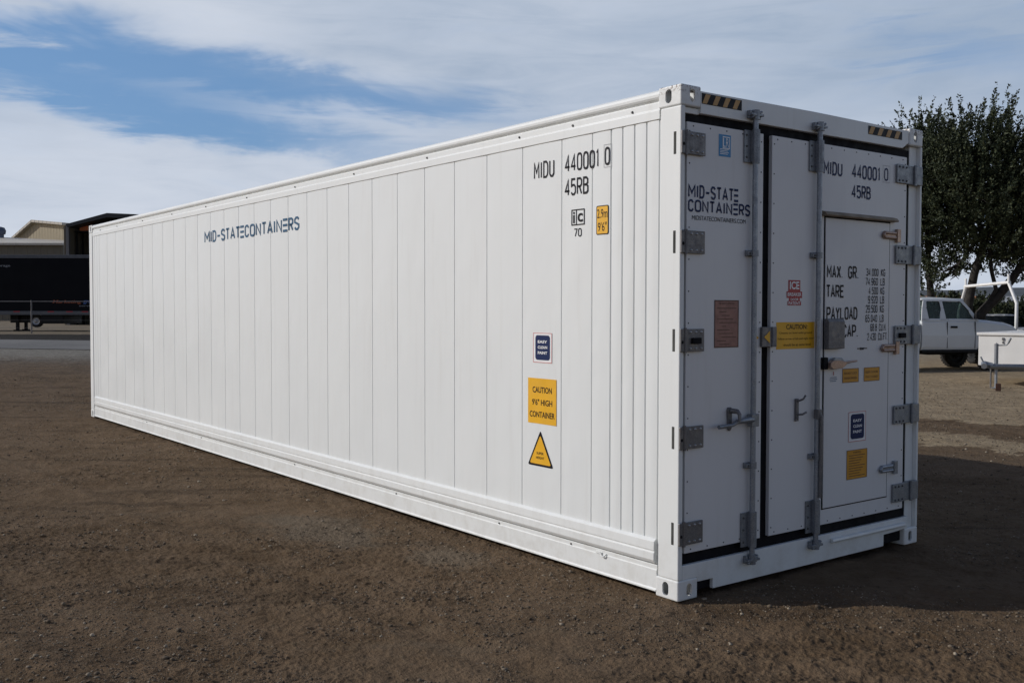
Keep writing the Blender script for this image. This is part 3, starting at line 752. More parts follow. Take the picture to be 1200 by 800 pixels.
def rquad(u0, v0, u1, v1, r, n=4):
    P = []
    for cx, cy, a0 in ((u1-r, v0+r, -90), (u1-r, v1-r, 0), (u0+r, v1-r, 90), (u0+r, v0+r, 180)):
        for k in range(n+1): a = rad(a0+90*k/n); P.append((cx+r*math.cos(a), cy+r*math.sin(a)))
    return P, [tuple(range(len(P)))]
SO = PY-.0035; DO = DX+.0015; AO = AX+.0015    # vinyl planes on side, door and access door
def decal(name, items, plane, off, mats, parent, label=None):
    """items: (VF, material index, layer)"""
    mb = MB()
    for VF, mi, lay in items: place(mb, VF, plane, off+(-1 if plane == 'side' else 1)*.0009*lay, mi)
    for i in range(len(mb.f)): pass
    o_ = mb.build(name, mats, parent, fix=False)
    if label: o_['label'] = label
    return o_
S_ = stroke_text
# side lettering
decal('serial_lettering', [(fit(S_('MIDU'), (-1.322, 2.503, -1.112, 2.620)), 0, 1), (fit(S_('440001'), (-1.008, 2.516, -.690, 2.632)), 0, 1), (fit(S_('0'), (-.632, 2.520, -.588, 2.630)), 0, 1),
      (frame2(-.640, 2.508, -.572, 2.645, .0022), 1, 1)], 'side', SO, [M['black'], M['tin']], box_root, 'black serial number on the sunlit side')
decal('type_lettering', [(fit(S_('45RB'), (-1.008, 2.365, -.782, 2.478)), 0, 1)], 'side', SO, [M['black']], box_root)
decal('intermodal_mark', [(frame2(-.940, 2.176, -.815, 2.276, .007), 0, 1), (quad(-.896, 2.18, -.889, 2.272), 0, 1), (fit(font_text('i', .02), (-.924, 2.190, -.908, 2.262)), 0, 1), (fit(font_text('c', .02), (-.880, 2.195, -.832, 2.250)), 0, 1),
      (fit(S_('70', sw=.13), (-.912, 2.104, -.842, 2.156)), 0, 1)], 'side', SO, [M['black']], box_root)
decal('height_sticker', [(rquad(-.706, 2.104, -.596, 2.281, .012), 1, 0), (rquad(-.700, 2.110, -.602, 2.275, .008), 0, 1), (fit(font_text('2.9m'), (-.696, 2.205, -.606, 2.260)), 1, 2), (fit(font_text("9'6\""), (-.690, 2.125, -.612, 2.180)), 1, 2)],
      'side', SO, [M['yellow'], M['black']], box_root)
decal('company_lettering', [(fit(bars_E('MID-STAT=CONTAIN=RS'), (-7.352, 2.385, -4.876, 2.530)), 0, 1)], 'side', SO, [M['logo']], box_root, 'dark blue company name across the long side')
def easy(plane, off, u0, v0, u1, v1, parent):
    w_ = u1-u0; h_ = v1-v0; it = [(quad(u0, v0, u1, v1), 1, 0), (frame2(u0, v0, u1, v1, .004), 2, 1), (rquad(u0+.12*w_, v0+.09*h_, u1-.10*w_, v1-.08*h_, .02), 0, 1)]
    for k, t in enumerate(('EASY', 'CLEAN', 'PAINT')):
        zc = v0+h_*(.70-.185*k); ww = w_*.25
        it.append((fit(font_text(t, .03), ((u0+u1)/2+.01*w_-ww, zc-.045*h_, (u0+u1)/2+.01*w_+ww, zc+.05*h_)), 1, 2))
    decal('paint_sticker', it, plane, off, [M['navy'], M['wvinyl'], M['redline']], parent, 'navy and white paint sticker')
easy('side', SO, -1.325, 1.298, -1.130, 1.494, box_root)
decal('caution_sticker', [(quad(-1.380, .894, -1.084, 1.194), 0, 0), (fit(font_text('CAUTION', .015), (-1.330, 1.098, -1.130, 1.138)), 1, 1), (fit(font_text("9'6\" HIGH", .015), (-1.335, 1.015, -1.125, 1.056)), 1, 1), (fit(font_text('CONTAINER', .015), (-1.360, .935, -1.100, .975)), 1, 1)],
      'side', SO, [M['yellow'], M['black']], box_root, 'yellow caution sticker on height of container')
def tri(cx, z0, z1, hw, ins):
    k = ins; pts = [(cx-hw+k*1.5, z0+k), (cx+hw-k*1.5, z0+k), (cx, z1-k*2.2)]
    out = []
    for i in range(3):
        a = Vector(pts[i-1]); b = Vector(pts[i]); c = Vector(pts[(i+1) % 3]); r = .016
        p = b+(a-b).normalized()*r; q = b+(c-b).normalized()*r
        out += [tuple(p), tuple(p*.25+q*.25+b*.5), tuple(q)]
    return out, [tuple(range(len(out)))]
decal('warning_triangle', [(tri(-1.247, .612, .850, .133, 0), 1, 0), (tri(-1.247, .612, .850, .133, .014), 0, 1), (fit(font_text('SUPER', .01), (-1.285, .690, -1.212, .707)), 1, 2), (fit(font_text('HEIGHT', .01), (-1.290, .660, -1.205, .677)), 1, 2)],
      'side', SO, [M['yellow'], M['black']], box_root, 'yellow warning triangle with black border')

# door end marks
def hazard(y0, y1, z0, z1):
    it = [(quad(y0, z0, y1, z1), 1, 0)]; n_ = 4; p = (y1-y0)/n_
    for k in range(n_):
        a = y0+k*p; s_ = .032
        it.append((([(a+.004, z0+.003), (a+p*.48, z0+.003), (a+p*.48+s_, z1-.003), (a+s_, z1-.003)], [(0, 1, 2, 3)]), 0, 1))
    decal('hazard_strip', it, 'door', -.0045, [M['hazy'], M['black']], box_root)
hazard(.172, .515, 2.812, 2.872); hazard(1.788, 2.188, 2.812, 2.868)
decal('class_sticker', [(quad(.320, 2.532, .424, 2.658), 0, 0), (frame2(.352, 2.578, .414, 2.648, .006), 1, 1), (fit(font_text('LR'), (.358, 2.588, .406, 2.638)), 1, 1)] +
      [(quad(.330, 2.572-k*.009, .405-.01*(k % 2), 2.576-k*.009), 1, 1) for k in range(4)], 'door', DO, [M['cyan'], M['wvinyl']], dl, 'small blue class sticker')
decal('company_lettering', [(fit(bars_E('MID-STAT='), (.068, 2.277, .492, 2.358)), 0, 1), (fit(bars_E('CONTAIN=RS'), (.068, 2.196, .600, 2.277-.004)), 0, 1)], 'door', DO, [M['navy']], dl, 'navy company name on the left door')
decal('web_lettering', [(fit(font_text('MIDSTATECONTAINERS.COM'), (.100, 2.155, .560, 2.180)), 0, 1)], 'door', DO, [M['char']], dl)
pl = [(quad(.293, 1.428, .505, 1.704), 0, 0), (frame2(.293, 1.428, .505, 1.704, .006), 1, 1), (fit(font_text('CSC SAFETY APPROVAL'), (.330, 1.680, .470, 1.690)), 1, 1)]
for k in range(11): pl.append((quad(.315+.02*(k % 3), 1.655-k*.021, .485-.03*((k*7) % 4), 1.659-k*.021), 1, 1))
decal('data_plate', pl, 'door', DO, [M['copper'], M['brownink']], dl, 'copper coloured approval plate')
Z = .0
ice = [(quad(.968, 1.752, 1.086, 1.832), 0, 0), (quad(.952, 1.722, 1.104, 1.762), 0, .5), (quad(.975, 1.700, 1.082, 1.724), 0, .2), (quad(.962, 1.676, 1.094, 1.702), 0, .7)]
ice += [(fit(font_text('ICE', .03), (.980, 1.775, 1.074, 1.824)), 1, 1.6), (fit(font_text('BREAKER', .02), (.960, 1.733, 1.096, 1.754)), 1, 1.6), (fit(font_text('DOOR', .02), (.990, 1.704, 1.068, 1.720)), 1, 1.6), (fit(font_text('PATENT', .02), (.970, 1.680, 1.086, 1.698)), 1, 1.6)]
decal('patent_sticker', ice, 'door', DO, [M['red'], M['wvinyl']], dr, 'red and white stepped sticker')
decal('caution_sticker', [(quad(.855, 1.406, 1.236, 1.572), 0, 0), (fit(font_text('CAUTION:', .015), (.950, 1.528, 1.160, 1.558)), 1, 1), (fit(font_text('Chassis on level solid ground.'), (.885, 1.496, 1.215, 1.512)), 1, 1),
      (fit(font_text('Yellow arrow of left and right door'), (.865, 1.459, 1.228, 1.476)), 1, 1), (fit(font_text('should be at same level'), (.925, 1.424, 1.195, 1.440)), 1, 1)], 'door', DO, [M['yellow'], M['black']], dr, 'wide yellow caution sticker')
decal('serial_lettering', [(fit(S_('MIDU', sw=.15), (1.312, 2.508, 1.510, 2.600)), 0, 1), (fit(S_('440001', sw=.15), (1.612, 2.510, 1.930, 2.606)), 0, 1), (fit(S_('0'), (1.984, 2.520, 2.030, 2.605)), 0, 1), (frame2(1.968, 2.508, 2.050, 2.622, .0018), 1, 1)], 'door', DO, [M['navy'], M['tin']], dr)
decal('type_lettering', [(fit(S_('45RB', sw=.15), (1.612, 2.380, 1.828, 2.470)), 0, 1)], 'door', DO, [M['navy'], M['char']], dr)
for t, u0, u1, zc in (('MAX. GR.', 1.350, 1.690, 1.895), ('TARE', 1.350, 1.530, 1.770), ('PAYLOAD', 1.350, 1.685, 1.628), ('CAP.', 1.525, 1.690, 1.512)):
    decal('weights_lettering', [(fit(S_(t, .48, .15, .24), (u0, zc-.044, u1, zc+.044)), 0, 1)], 'door', AO, [M['black']], ad)
for t, u0, u1, zc in (('34.000 KG', 1.782, 2.000, 1.900), ('74.960 LB', 1.778, 1.995, 1.838), ('4.500 KG', 1.810, 1.992, 1.777), ('9.920 LB', 1.806, 1.992, 1.716), ('29.500 KG', 1.780, 1.990, 1.655), ('65.040 LB', 1.778, 1.988, 1.592), ('68.8 CU.M.', 1.836, 2.020, 1.532), ('2.430 CU.FT.', 1.800, 2.036, 1.470)):
    decal('weights_lettering', [(fit(S_(t, .48, .13, .26), (u0, zc-.026, u1, zc+.026)), 0, 1)], 'door', AO, [M['char']], ad)
for u0, t1, t2 in ((1.528, 'DO NOT LOCK', 'WHEN INSIDE'), (1.768, 'KEEP DOOR', 'FULLY CLOSED')):
    decal('notice_sticker', [(quad(u0, 1.172, u0+.180, 1.264), 0, 0), (frame2(u0, 1.172, u0+.180, 1.264, .003), 1, 1), (fit(font_text(t1), (u0+.02, 1.226, u0+.160, 1.240)), 1, 1), (fit(font_text(t2), (u0+.02, 1.194, u0+.160, 1.208)), 1, 1)], 'door', AO, [M['amber'], M['brownink']], ad)
decal('handle_notice', [(quad(1.428, 1.225, 1.434, 1.25), 1, 1), (quad(1.395, 1.21, 1.465, 1.214), 0, 1), (quad(1.39, 1.198, 1.47, 1.202), 0, 1), (quad(1.395, 1.186, 1.46, 1.190), 0, 1)], 'door', AO, [M['logo'], M['red']], ad)
easy('door', AO, 1.602, .778, 1.796, .976, ad)
lb = [(quad(1.586, .530, 1.816, .724), 0, 0), (frame2(1.586, .530, 1.816, .724, .003), 1, 1), (fit(font_text('WARNING'), (1.655, .700, 1.745, .712)), 1, 1)]
for k in range(9): lb.append((quad(1.61, .685-k*.017, 1.79-.02*((k*5) % 4), .689-k*.017), 1, 1))
decal('notice_sticker', lb, 'door', AO, [M['amber'], M['brownink']], ad, 'larger amber notice near the foot')

# ================================================================== shared wheel
M['tyre'] = simple('tyre_rubber', (.022, .021, .020), .85, var=.3, bump=.002, bscale=60)
M['rim'] = simple('wheel_rim', (.35, .35, .36), .4, .5)
M['glass'] = None
m, n, b = new_mat('vehicle_glass'); b.inputs['Base Color'].default_value = (.30, .38, .36, 1); b.inputs['Roughness'].default_value = .05
b.inputs['Transmission Weight'].default_value = .85; b.inputs['IOR'].default_value = 1.1; b.inputs['Specular IOR Level'].default_value = .9; M['glass'] = m
M['plastic'] = simple('black_plastic', (.012, .012, .013), .6, spec=.2)
def wheel(parent, x, y, z, r, wdt, spun=True, rimmat='rim'):
    """axle along local y"""
    mb = MB(); n_ = 28; prof = [(-.5, .62), (-.5, .86), (-.44, .96), (-.3, 1.0), (.3, 1.0), (.44, .96), (.5, .86), (.5, .62)]
    vs = [(x+r*q*math.cos(2*math.pi*k/n_), y+wdt*p, z+r*q*math.sin(2*math.pi*k/n_)) for p, q in prof for k in range(n_)]
    mb.add(vs, [(i*n_+k, i*n_+(k+1) % n_, (i+1)*n_+(k+1) % n_, (i+1)*n_+k) for i in range(len(prof)-1) for k in range(n_)], 0, True)
    for k in range(n_):     # tread lugs
        a = 2*math.pi*k/n_; a2 = a+.12; c, s = math.cos(a), math.sin(a); c2, s2 = math.cos(a2), math.sin(a2); rr2 = r*1.018; w2 = wdt*.46
        mb.add([(x+r*.98*c, y-w2, z+r*.98*s), (x+r*.98*c2, y-w2, z+r*.98*s2), (x+r*.98*c2, y+w2, z+r*.98*s2), (x+r*.98*c, y+w2, z+r*.98*s), (x+rr2*c, y-w2, z+rr2*s), (x+rr2*c2, y-w2, z+rr2*s2), (x+rr2*c2, y+w2, z+rr2*s2), (x+rr2*c, y+w2, z+rr2*s)],
               [(0,3,2,1),(4,5,6,7),(0,1,5,4),(1,2,6,5),(2,3,7,6),(3,0,4,7)])
    t = mb.build('wheel', M['tyre'], parent)
    mb = MB()
    for sd in (-1, 1):
        ring = [(1, .62), (.86, .58), (.80, .42), (.86, .2), (.98, .16), (.98, .001)]
        vs = [(x+r*q*math.cos(2*math.pi*k/n_), y+sd*wdt*.47*p, z+r*q*math.sin(2*math.pi*k/n_)) for p, q in ring for k in range(n_)]
        mb.add(vs, [(i*n_+k, i*n_+(k+1) % n_, (i+1)*n_+(k+1) % n_, (i+1)*n_+k) for i in range(len(ring)-1) for k in range(n_)], 0, True)
        for k in range(6):
            a = 2*math.pi*k/6; mb.rivet((x+r*.30*math.cos(a), y+sd*wdt*.40, z+r*.30*math.sin(a)), (0, sd, 0), r*.04, .01, 6, 1)
    mb.build('rim', [M[rimmat], M['bolt']], t)
    return t

# ================================================================== pickup truck (nose to the right, shaded side towards us)
M['truck'] = simple('silver_white_vehicle_paint', (.60, .62, .62), .32, var=.04, scale=1.2)
def pickup(root, paint, two_tone=None, width=1.72):
    """local: x forward, y left(+)/right(-); the near side is y=0, far side y=width. Cab spans x -1.95..1.75, ground at z=0."""
    Wd = width
    # lower body, lofted sections along x: (x, z_bottom, z_belt)
    def shell(secs, crown, mb, mi=0):
        """sections: (x, zlo, zhi, inset_top)"""
        n_ = len(secs); ring = []
        for x, zl, zh, it in secs:
            ring.append([(x, .035, zl), (x, .0, zl+.10), (x, -.012+0, (zl+zh)/2), (x, .02, zh-.06), (x, .06+it, zh), (x, Wd/2, zh+crown), (x, Wd-.06-it, zh), (x, Wd-.02, zh-.06), (x, Wd+.012, (zl+zh)/2), (x, Wd, zl+.10), (x, Wd-.035, zl)])
        vs = [p for r_ in ring for p in r_]; k = len(ring[0])
        fs = [(i*k+j, i*k+(j+1) % k, (i+1)*k+(j+1) % k, (i+1)*k+j) for i in range(n_-1) for j in range(k)]
        fs += [tuple(range(k))[::-1], tuple((n_-1)*k+j for j in range(k))]
        mb.add(vs, fs, mi, False)
    mb = MB(); shell([(-1.42, .56, 1.36, 0), (-.6, .54, 1.37, 0), (.2, .54, 1.38, 0)], .0, mb); body = mb.build('body', paint, root, .02, 2)
    mb = MB(); shell([(.204, .54, 1.38, .05), (.60, .60, 1.37, .07), (1.15, .60, 1.31, .09), (1.42, .58, 1.24, .12), (1.55, .62, 1.10, .14)], .035, mb); mb.build('hood', paint, body, .03, 3)
    mb = MB(); shell([(-3.15, .62, 1.28, 0), (-1.46, .60, 1.30, 0)], -.001, mb); mb.build('cargo_bed', paint, body, .015, 2)
    # cabin posts and roof
    zb, zt = 1.375, 1.960; iy = .13
    def P(x, side, z):   # tumblehome
        t = (z-zb)/(zt-zb); y = .035+iy*t
        return (x, y if side == 0 else Wd-y, z)
    mb = MB()
    rf = [(-1.34, -.03), (-1.27, .02), (-1.1, .035), (-.7, .045), (-.30, .035), (-.14, .015), (-.05, -.03)]
    top = [(x, .035+iy+.02, zt-.02) for x, _ in rf]; 
    roofv = []
    for x, zc in rf: roofv += [(x, .035+iy, zt-.055), (x, .035+iy+.07, zt-.005), (x, Wd/2, zt+zc), (x, Wd-.035-iy-.07, zt-.005), (x, Wd-.035-iy, zt-.055)]
    n_ = 5; mb.add(roofv, [(i*n_+j, i*n_+j+1, (i+1)*n_+j+1, (i+1)*n_+j) for i in range(len(rf)-1) for j in range(n_-1)]+[(i*n_+4, i*n_, (i+1)*n_, (i+1)*n_+4) for i in range(len(rf)-1)]+[(0, 1, 2, 3, 4), tuple((len(rf)-1)*5+j for j in range(5))], 0, True)
    mb.build('roof', paint, body)
    # side frames: outline with two window openings, both sides
    for side in (0, 1):
        mb = MB()
        def strip(pts0, pts1):
            n2 = len(pts0); t = .03*(1 if side == 0 else -1)
            a = [Vector(P(x, side, z)) for x, z in pts0]; b_ = [Vector(P(x, side, z)) for x, z in pts1]
            a2 = [v+Vector((0, t, 0)) for v in a]; b2 = [v+Vector((0, t, 0)) for v in b_]
            vs = a+b_+a2+b2
            for i in range(n2-1):
                q = [i, i+1, n2+i+1, n2+i]; q2 = [2*n2+j for j in q]
                mb.add([vs[j] for j in q+q2], [(0, 1, 2, 3), (7, 6, 5, 4), (0, 4, 5, 1), (1, 5, 6, 2), (2, 6, 7, 3), (3, 7, 4, 0)])
        zt2 = zt-.05
        strip([(-1.42, zb-.01), (-1.36, 1.7), (-1.30, zt2)], [(-1.18, zb-.01), (-1.22, 1.7), (-1.20, zt2)])     # rear post
        strip([(-.86, zb-.01), (-.80, 1.7), (-.82, zt2)], [(-.66, zb-.01), (-.70, 1.7), (-.73, zt2)])       # door post
        strip([(.34, zb-.02), (.14, 1.64), (-.09, zt2)], [(.20, zb-.02), (.03, 1.64), (-.20, zt2-.01)])      # windscreen post
        strip([(-1.30, zt2+.01), (-.8, zt2+.02), (-.10, zt2+.01)], [(-1.22, zt2-.035), (-.8, zt2-.035), (-.17, zt2-.04)])      # roof rail
        strip([(-1.40, zb+.045), (-.6, zb+.04), (.26, zb+.03)], [(-1.42, zb-.03), (-.6, zb-.03), (.34, zb-.03)])      # sill under windows
        mb.build('cab_frame', paint, body, .012, 3)
        for w_, nm in (([(-1.20, zb+.02), (-.82, zb+.02), (-.80, 1.70), (-.83, zt2-.03), (-1.21, zt2-.03), (-1.23, 1.7)], 'quarter_window'), ([(-.68, zb+.02), (.22, zb+.02), (.02, 1.66), (-.19, zt2-.03), (-.74, zt2-.03), (-.71, 1.7)], 'door_window')):
            w_ = [q for i in range(len(w_)) for q in ((w_[i-1][0]*.16+w_[i][0]*.84, w_[i-1][1]*.16+w_[i][1]*.84), (w_[i-1][0]*.04+w_[i][0]*.92+w_[(i+1) % len(w_)][0]*.04, w_[i-1][1]*.04+w_[i][1]*.92+w_[(i+1) % len(w_)][1]*.04), (w_[(i+1) % len(w_)][0]*.16+w_[i][0]*.84, w_[(i+1) % len(w_)][1]*.16+w_[i][1]*.84))]
            mb = MB(); t = .016*(1 if side == 0 else -1); a = [Vector(P(x, side, z))+Vector((0, t, 0)) for x, z in w_]; n3 = len(a)
            b_ = [v+Vector((0, t*.3, 0)) for v in a]; mb.add(a+b_, [tuple(range(n3)), tuple(range(n3, 2*n3))[::-1]]+[(i, (i+1) % n3, n3+(i+1) % n3, n3+i) for i in range(n3)])
            g_ = mb.build(nm, M['glass'], body)
            mb = MB(); pts = a+[a[0]]; mb.tube([p-Vector((0, t*.2, 0)) for p in pts], .012, 5); mb.build('window_rubber', M['plastic'], g_)
    # windscreens
    for nm, q in (('windscreen', [(.33, .07, zb), (.33, Wd-.07, zb), (-.10, Wd-.19, zt-.05), (-.10, .19, zt-.05)]), ('rear_window', [(-1.39, .07, zb), (-1.39, Wd-.07, zb), (-1.29, Wd-.19, zt-.06), (-1.29, .19, zt-.06)])):
        mb = MB(); o2 = [(x+.006, y, z+.004) for x, y, z in q]; mb.add(q+o2, [(0, 1, 2, 3), (7, 6, 5, 4), (0, 4, 5, 1), (1, 5, 6, 2), (2, 6, 7, 3), (3, 7, 4, 0)]); mb.build(nm, M['glass'], body)
    # seams, handle, mirror, trim
    for x in (-.66, .185):
        mb = MB(); mb.box(x-.006, x+.006, -.010, .012, .62, 1.33)
        d_ = mb.build('door_seam', M['plastic'], body)
    mb = MB(); mb.box(-.56, -.36, -.022, .0, 1.16, 1.215); mb.box(-.55, -.37, -.034, -.022, 1.19, 1.212); mb.build('door_handle', M['plastic'], body, .006)
    for yy in (-.13, Wd+.02): mb = MB(); mb.box(.12, .22, yy, yy+.11, 1.40, 1.56); mb.box(.14, .18, min(yy+.1, yy), yy+.15 if yy < 0 else yy, 1.42, 1.45); mb.build('mirror', M['plastic'], body, .02)
    mb = MB(); mb.box(-1.42, .55, -.006, .04, .50, .58); mb.box(-1.4, .5, Wd-.04, Wd+.006, .50, .58); mb.build('rocker', M['plastic'], body, .01)
    mb = MB(); mb.box(-3.0, 1.4, .35, .45, .46, .56); mb.box(-3.0, 1.4, Wd-.45, Wd-.35, .46, .56); mb.box(-.9, .1, .5, 1.2, .42, .58); mb.box(-2.3, -1.5, .5, 1.1, .40, .56); mb.build('chassis', M['plastic'], root, .01)
    mb = MB(); mb.box(1.53, 1.66, .05, Wd-.05, .60, .78); mb.build('bumper', M['rim'], root, .03, 3)
    mb = MB(); mb.box(-3.30, -3.17, .05, Wd-.05, .60, .76); mb.build('bumper', M['rim'], root, .03, 3)
    for yy in (.18, Wd-.40): mb = MB(); mb.box(1.50, 1.57, yy, yy+.22, .92, 1.06); mb.build('headlight', M['rim'], body, .02)
    mb = MB(); mb.box(1.545, 1.568, .44, Wd-.44, .88, 1.06); mb.build('grille', M['plastic'], body, .01)
    for yy in (.06, Wd-.16): mb = MB(); mb.box(-3.17, -3.14, yy, yy+.1, .95, 1.2); mb.build('tail_light', M['red'], body, .01)
    # dark wheel housings and wheels
    for x in (.72, -2.30):
        for yy in (.10, Wd-.10):
            mb = MB(); n_ = 16; yo = -.014 if yy < 1 else Wd+.014; yi = .22 if yy < 1 else Wd-.22
            arc = [(x+.43*math.cos(math.pi*k/n_), .52+.42*math.sin(math.pi*k/n_)) for k in range(n_+1)]
            mb.prism(arc, 1, yo, yi); mb.build('wheel_arch', M['plastic'], body)
            wheel(root, x, yy, .375, .375, .25, rimmat='plastic')
    # seats
    for yy in (.30, Wd-.75): mb = MB(); mb.box(-.72, -.25, yy, yy+.45, .9, 1.2); mb.box(-.80, -.68, yy, yy+.45, 1.1, 1.62); mb.box(-.78, -.70, yy+.12, yy+.33, 1.63, 1.80); mb.build('seat', simple('grey_seat_cloth', (.08, .08, .085), .9), root, .04, 2)
    # steering wheel
    mb = MB(); mb.tube([(.0+.03*math.cos(a), Wd-.5+.18*math.cos(a), 1.38+.17*math.sin(a)) for a in [2*math.pi*k/16 for k in range(17)]], .014, 6); mb.build('steering_wheel', M['plastic'], root)
p = at(1152, 27.3)
h = r2*math.cos(rad(12))+f2*math.sin(rad(12)); ang = math.atan2(h.y, h.x)
tr = empty('pickup_truck', (p.x, p.y, -.01), ang)
# local +y must point away from the viewer: forward h, left = z x h
pickup(tr, M['truck']); tr.location = (p.x-h.x*.43, p.y-h.y*.43, -.01)
tag(tr, 'silver white extended cab pickup truck parked beyond the container doors', 'pickup truck')

# ================================================================== flatbed with white ladder rack behind the pickup
M['rackw'] = simple('white_rack_paint', (.80, .79, .76), .45, var=.05)
M['wood'] = simple('weathered_wood', (.16, .10, .06), .85, var=.35, scale=14)
pL, pR = at(1131, 31.0), at(1181, 29.0)
ax_ = (pR-pL); ln = ax_.length; ar = math.atan2(ax_.y, ax_.x)
fb = empty('flatbed_trailer', (pL.x, pL.y, 0), ar)
tag(fb, 'low flatbed trailer with dark deck half hidden behind the silver pickup', 'trailer')
mb = MB(); mb.box(-1.4, ln+.30, -.05, 3.6, .86, .96); mb.build('deck', M['wood'], fb, .01)
mb = MB(); mb.box(-1.4, ln+.30, -.07, -.052, .80, 1.00); mb.box(-1.3, ln+.2, .5, .6, .74, .855); mb.box(-1.3, ln+.2, 2.9, 3.0, .74, .855); mb.build('side_rail', M['plastic'], fb, .005)
for x_ in (.1, ln-.5):
    for y_ in (.25, 3.3): wheel(fb, x_, y_, .36, .36, .22, rimmat='plastic')
rk = empty('ladder_rack', (pL.x, pL.y, 0), ar); tag(rk, 'white welded pipe ladder rack standing behind the hood of the silver pickup', 'ladder rack')
zl, zr = zat(335, 31.0), zat(330, 29.0)
footL, footR = .96, 1.0
for yy in (.0, 3.0):
    mb = MB(); mb.tube([(-.05, yy, zl), (ln+.05, yy, zr)], .048, 8); mb.build('cross_bar', M['rackw'], rk)
    for xx_, zt_ in ((0, zl), (ln, zr)): mb = MB(); mb.tube([(xx_, yy, zt_), (xx_, yy, zt_+.24)], .034, 8); mb.build('stop_post', M['rackw'], rk)
    mb = MB(); mb.tube([(0, yy, zl), (-.22, yy, zl-.50), (-.34, yy, zl-.75), (-.34, yy, footL)], .042, 8); mb.build('leg', M['rackw'], rk)
    mb = MB(); mb.tube([(ln, yy, zr), (ln+.37, yy, zr-.60), (ln+.37, yy, footR+.12), (ln+.26, yy, footR)], .046, 8); mb.add([(ln+.10, yy-.02, footR+.16), (ln+.40, yy-.02, footR+.16), (ln+.26, yy-.02, footR-.04), (ln+.10, yy+.02, footR+.16), (ln+.40, yy+.02, footR+.16), (ln+.26, yy+.02, footR-.04)], [(0, 1, 2), (3, 5, 4), (0, 3, 4, 1), (1, 4, 5, 2), (2, 5, 3, 0)]); mb.build('leg', M['rackw'], rk)

# ================================================================== white box trailer with tongue jack
M['boxw'] = simple('white_box_paint', (.74, .73, .70), .45, var=.05, scale=2)
q = at(1147, 22.6); sx = 1.0
bt = empty('box_trailer', (q.x, q.y, 0), rad(10))
tag(bt, 'white box trailer with lidded front and tongue jack at right edge', 'trailer')
zb_, zt_ = zat(427, 22.6), zat(389, 22.6)
mb = MB(); mb.box(0, 1.9, 0, 2.6, zb_, zt_-.05); mb.build('box_body', M['boxw'], bt, .012)
mb = MB(); mb.box(-.03, 1.93, -.04, 2.64, zt_-.052, zt_+.01); mb.build('lid', M['boxw'], bt, .01)
mb = MB(); mb.box(.50, .54, -.03, -.001, zt_-.16, zt_-.10); mb.box(.505, .535, -.025, -.001, zt_-.23, zt_-.18); mb.build('hasp', M['galvd'], bt, .003)
mb = MB()
mb.tube([(.69, -1.45, .46), (.60, -.9, .45), (.10, .02, .38)], .045, 8); mb.tube([(.69, -1.45, .46), (1.25, -.9, .45), (1.80, .02, .38)], .055, 8)
mb.build('tongue_frame', M['galv'], bt)
mb = MB(); mb.tube([(.64, -1.62, .47), (.58, -1.45, .50), (.74, -1.40, .48)], [.06, .075, .055], 10); mb.tube([(.60, -1.50, .52), (.54, -1.52, .66)], .018, 6); mb.build('coupler', M['galvl'], bt)
jx, jy = .78, -1.30
mb = MB(); mb.tube([(jx, jy, .005), (jx, jy, .50)], .028, 10); mb.box(jx-.08, jx+.08, jy-.06, jy+.06, .0, .012); jk = mb.build('jack_leg', M['galvl'], bt)
mb = MB(); mb.tube([(jx, jy, .42), (jx, jy, .93)], .040, 10); mb.tube([(jx-.01, jy, .94), (jx+.05, jy, .90), (jx+.20, jy, .91), (jx+.24, jy, .97), (jx+.28, jy, 1.06)], [.018, .014, .013, .022, .022], 8); mb.build('crank', M['galv'], jk)
mb = MB(); mb.tube([(jx-.12, jy+.05, .0), (jx-.12, jy+.05, .42)], .018, 8); mb.build('prop_rod', M['galvd'], bt)
mb = MB(); mb.box(.1, 1.8, 2.05, 2.15, .26, .40); mb.build('axle', M['plastic'], bt, .01)
wroot = bt
def wheel_x(parent, x, y, z, r, wdt):    # axle along local x
    t = wheel(parent, 0, 0, 0, r, wdt); t.location = (x, y, z); t.rotation_euler = (0, 0, math.pi/2); return t
wheel_x(bt, .80, 2.1, .30, .30, .2); wheel_x(bt, 1.74, 2.1, .30, .30, .2)
q = at(1171, 20.45)
mb = MB(); mb.box(-.05, .05, -.05, .05, 0, .15); wb = mb.build('wood_block', simple('red_brown_wood', (.055, .022, .014), .85, var=.3, scale=20), bevel=.008)
wb.location = (q.x, q.y, -.005); wb.rotation_euler = (0, 0, .5); tag(wb, 'short red brown timber block on the tan dirt near the trailer jack', 'wood block')

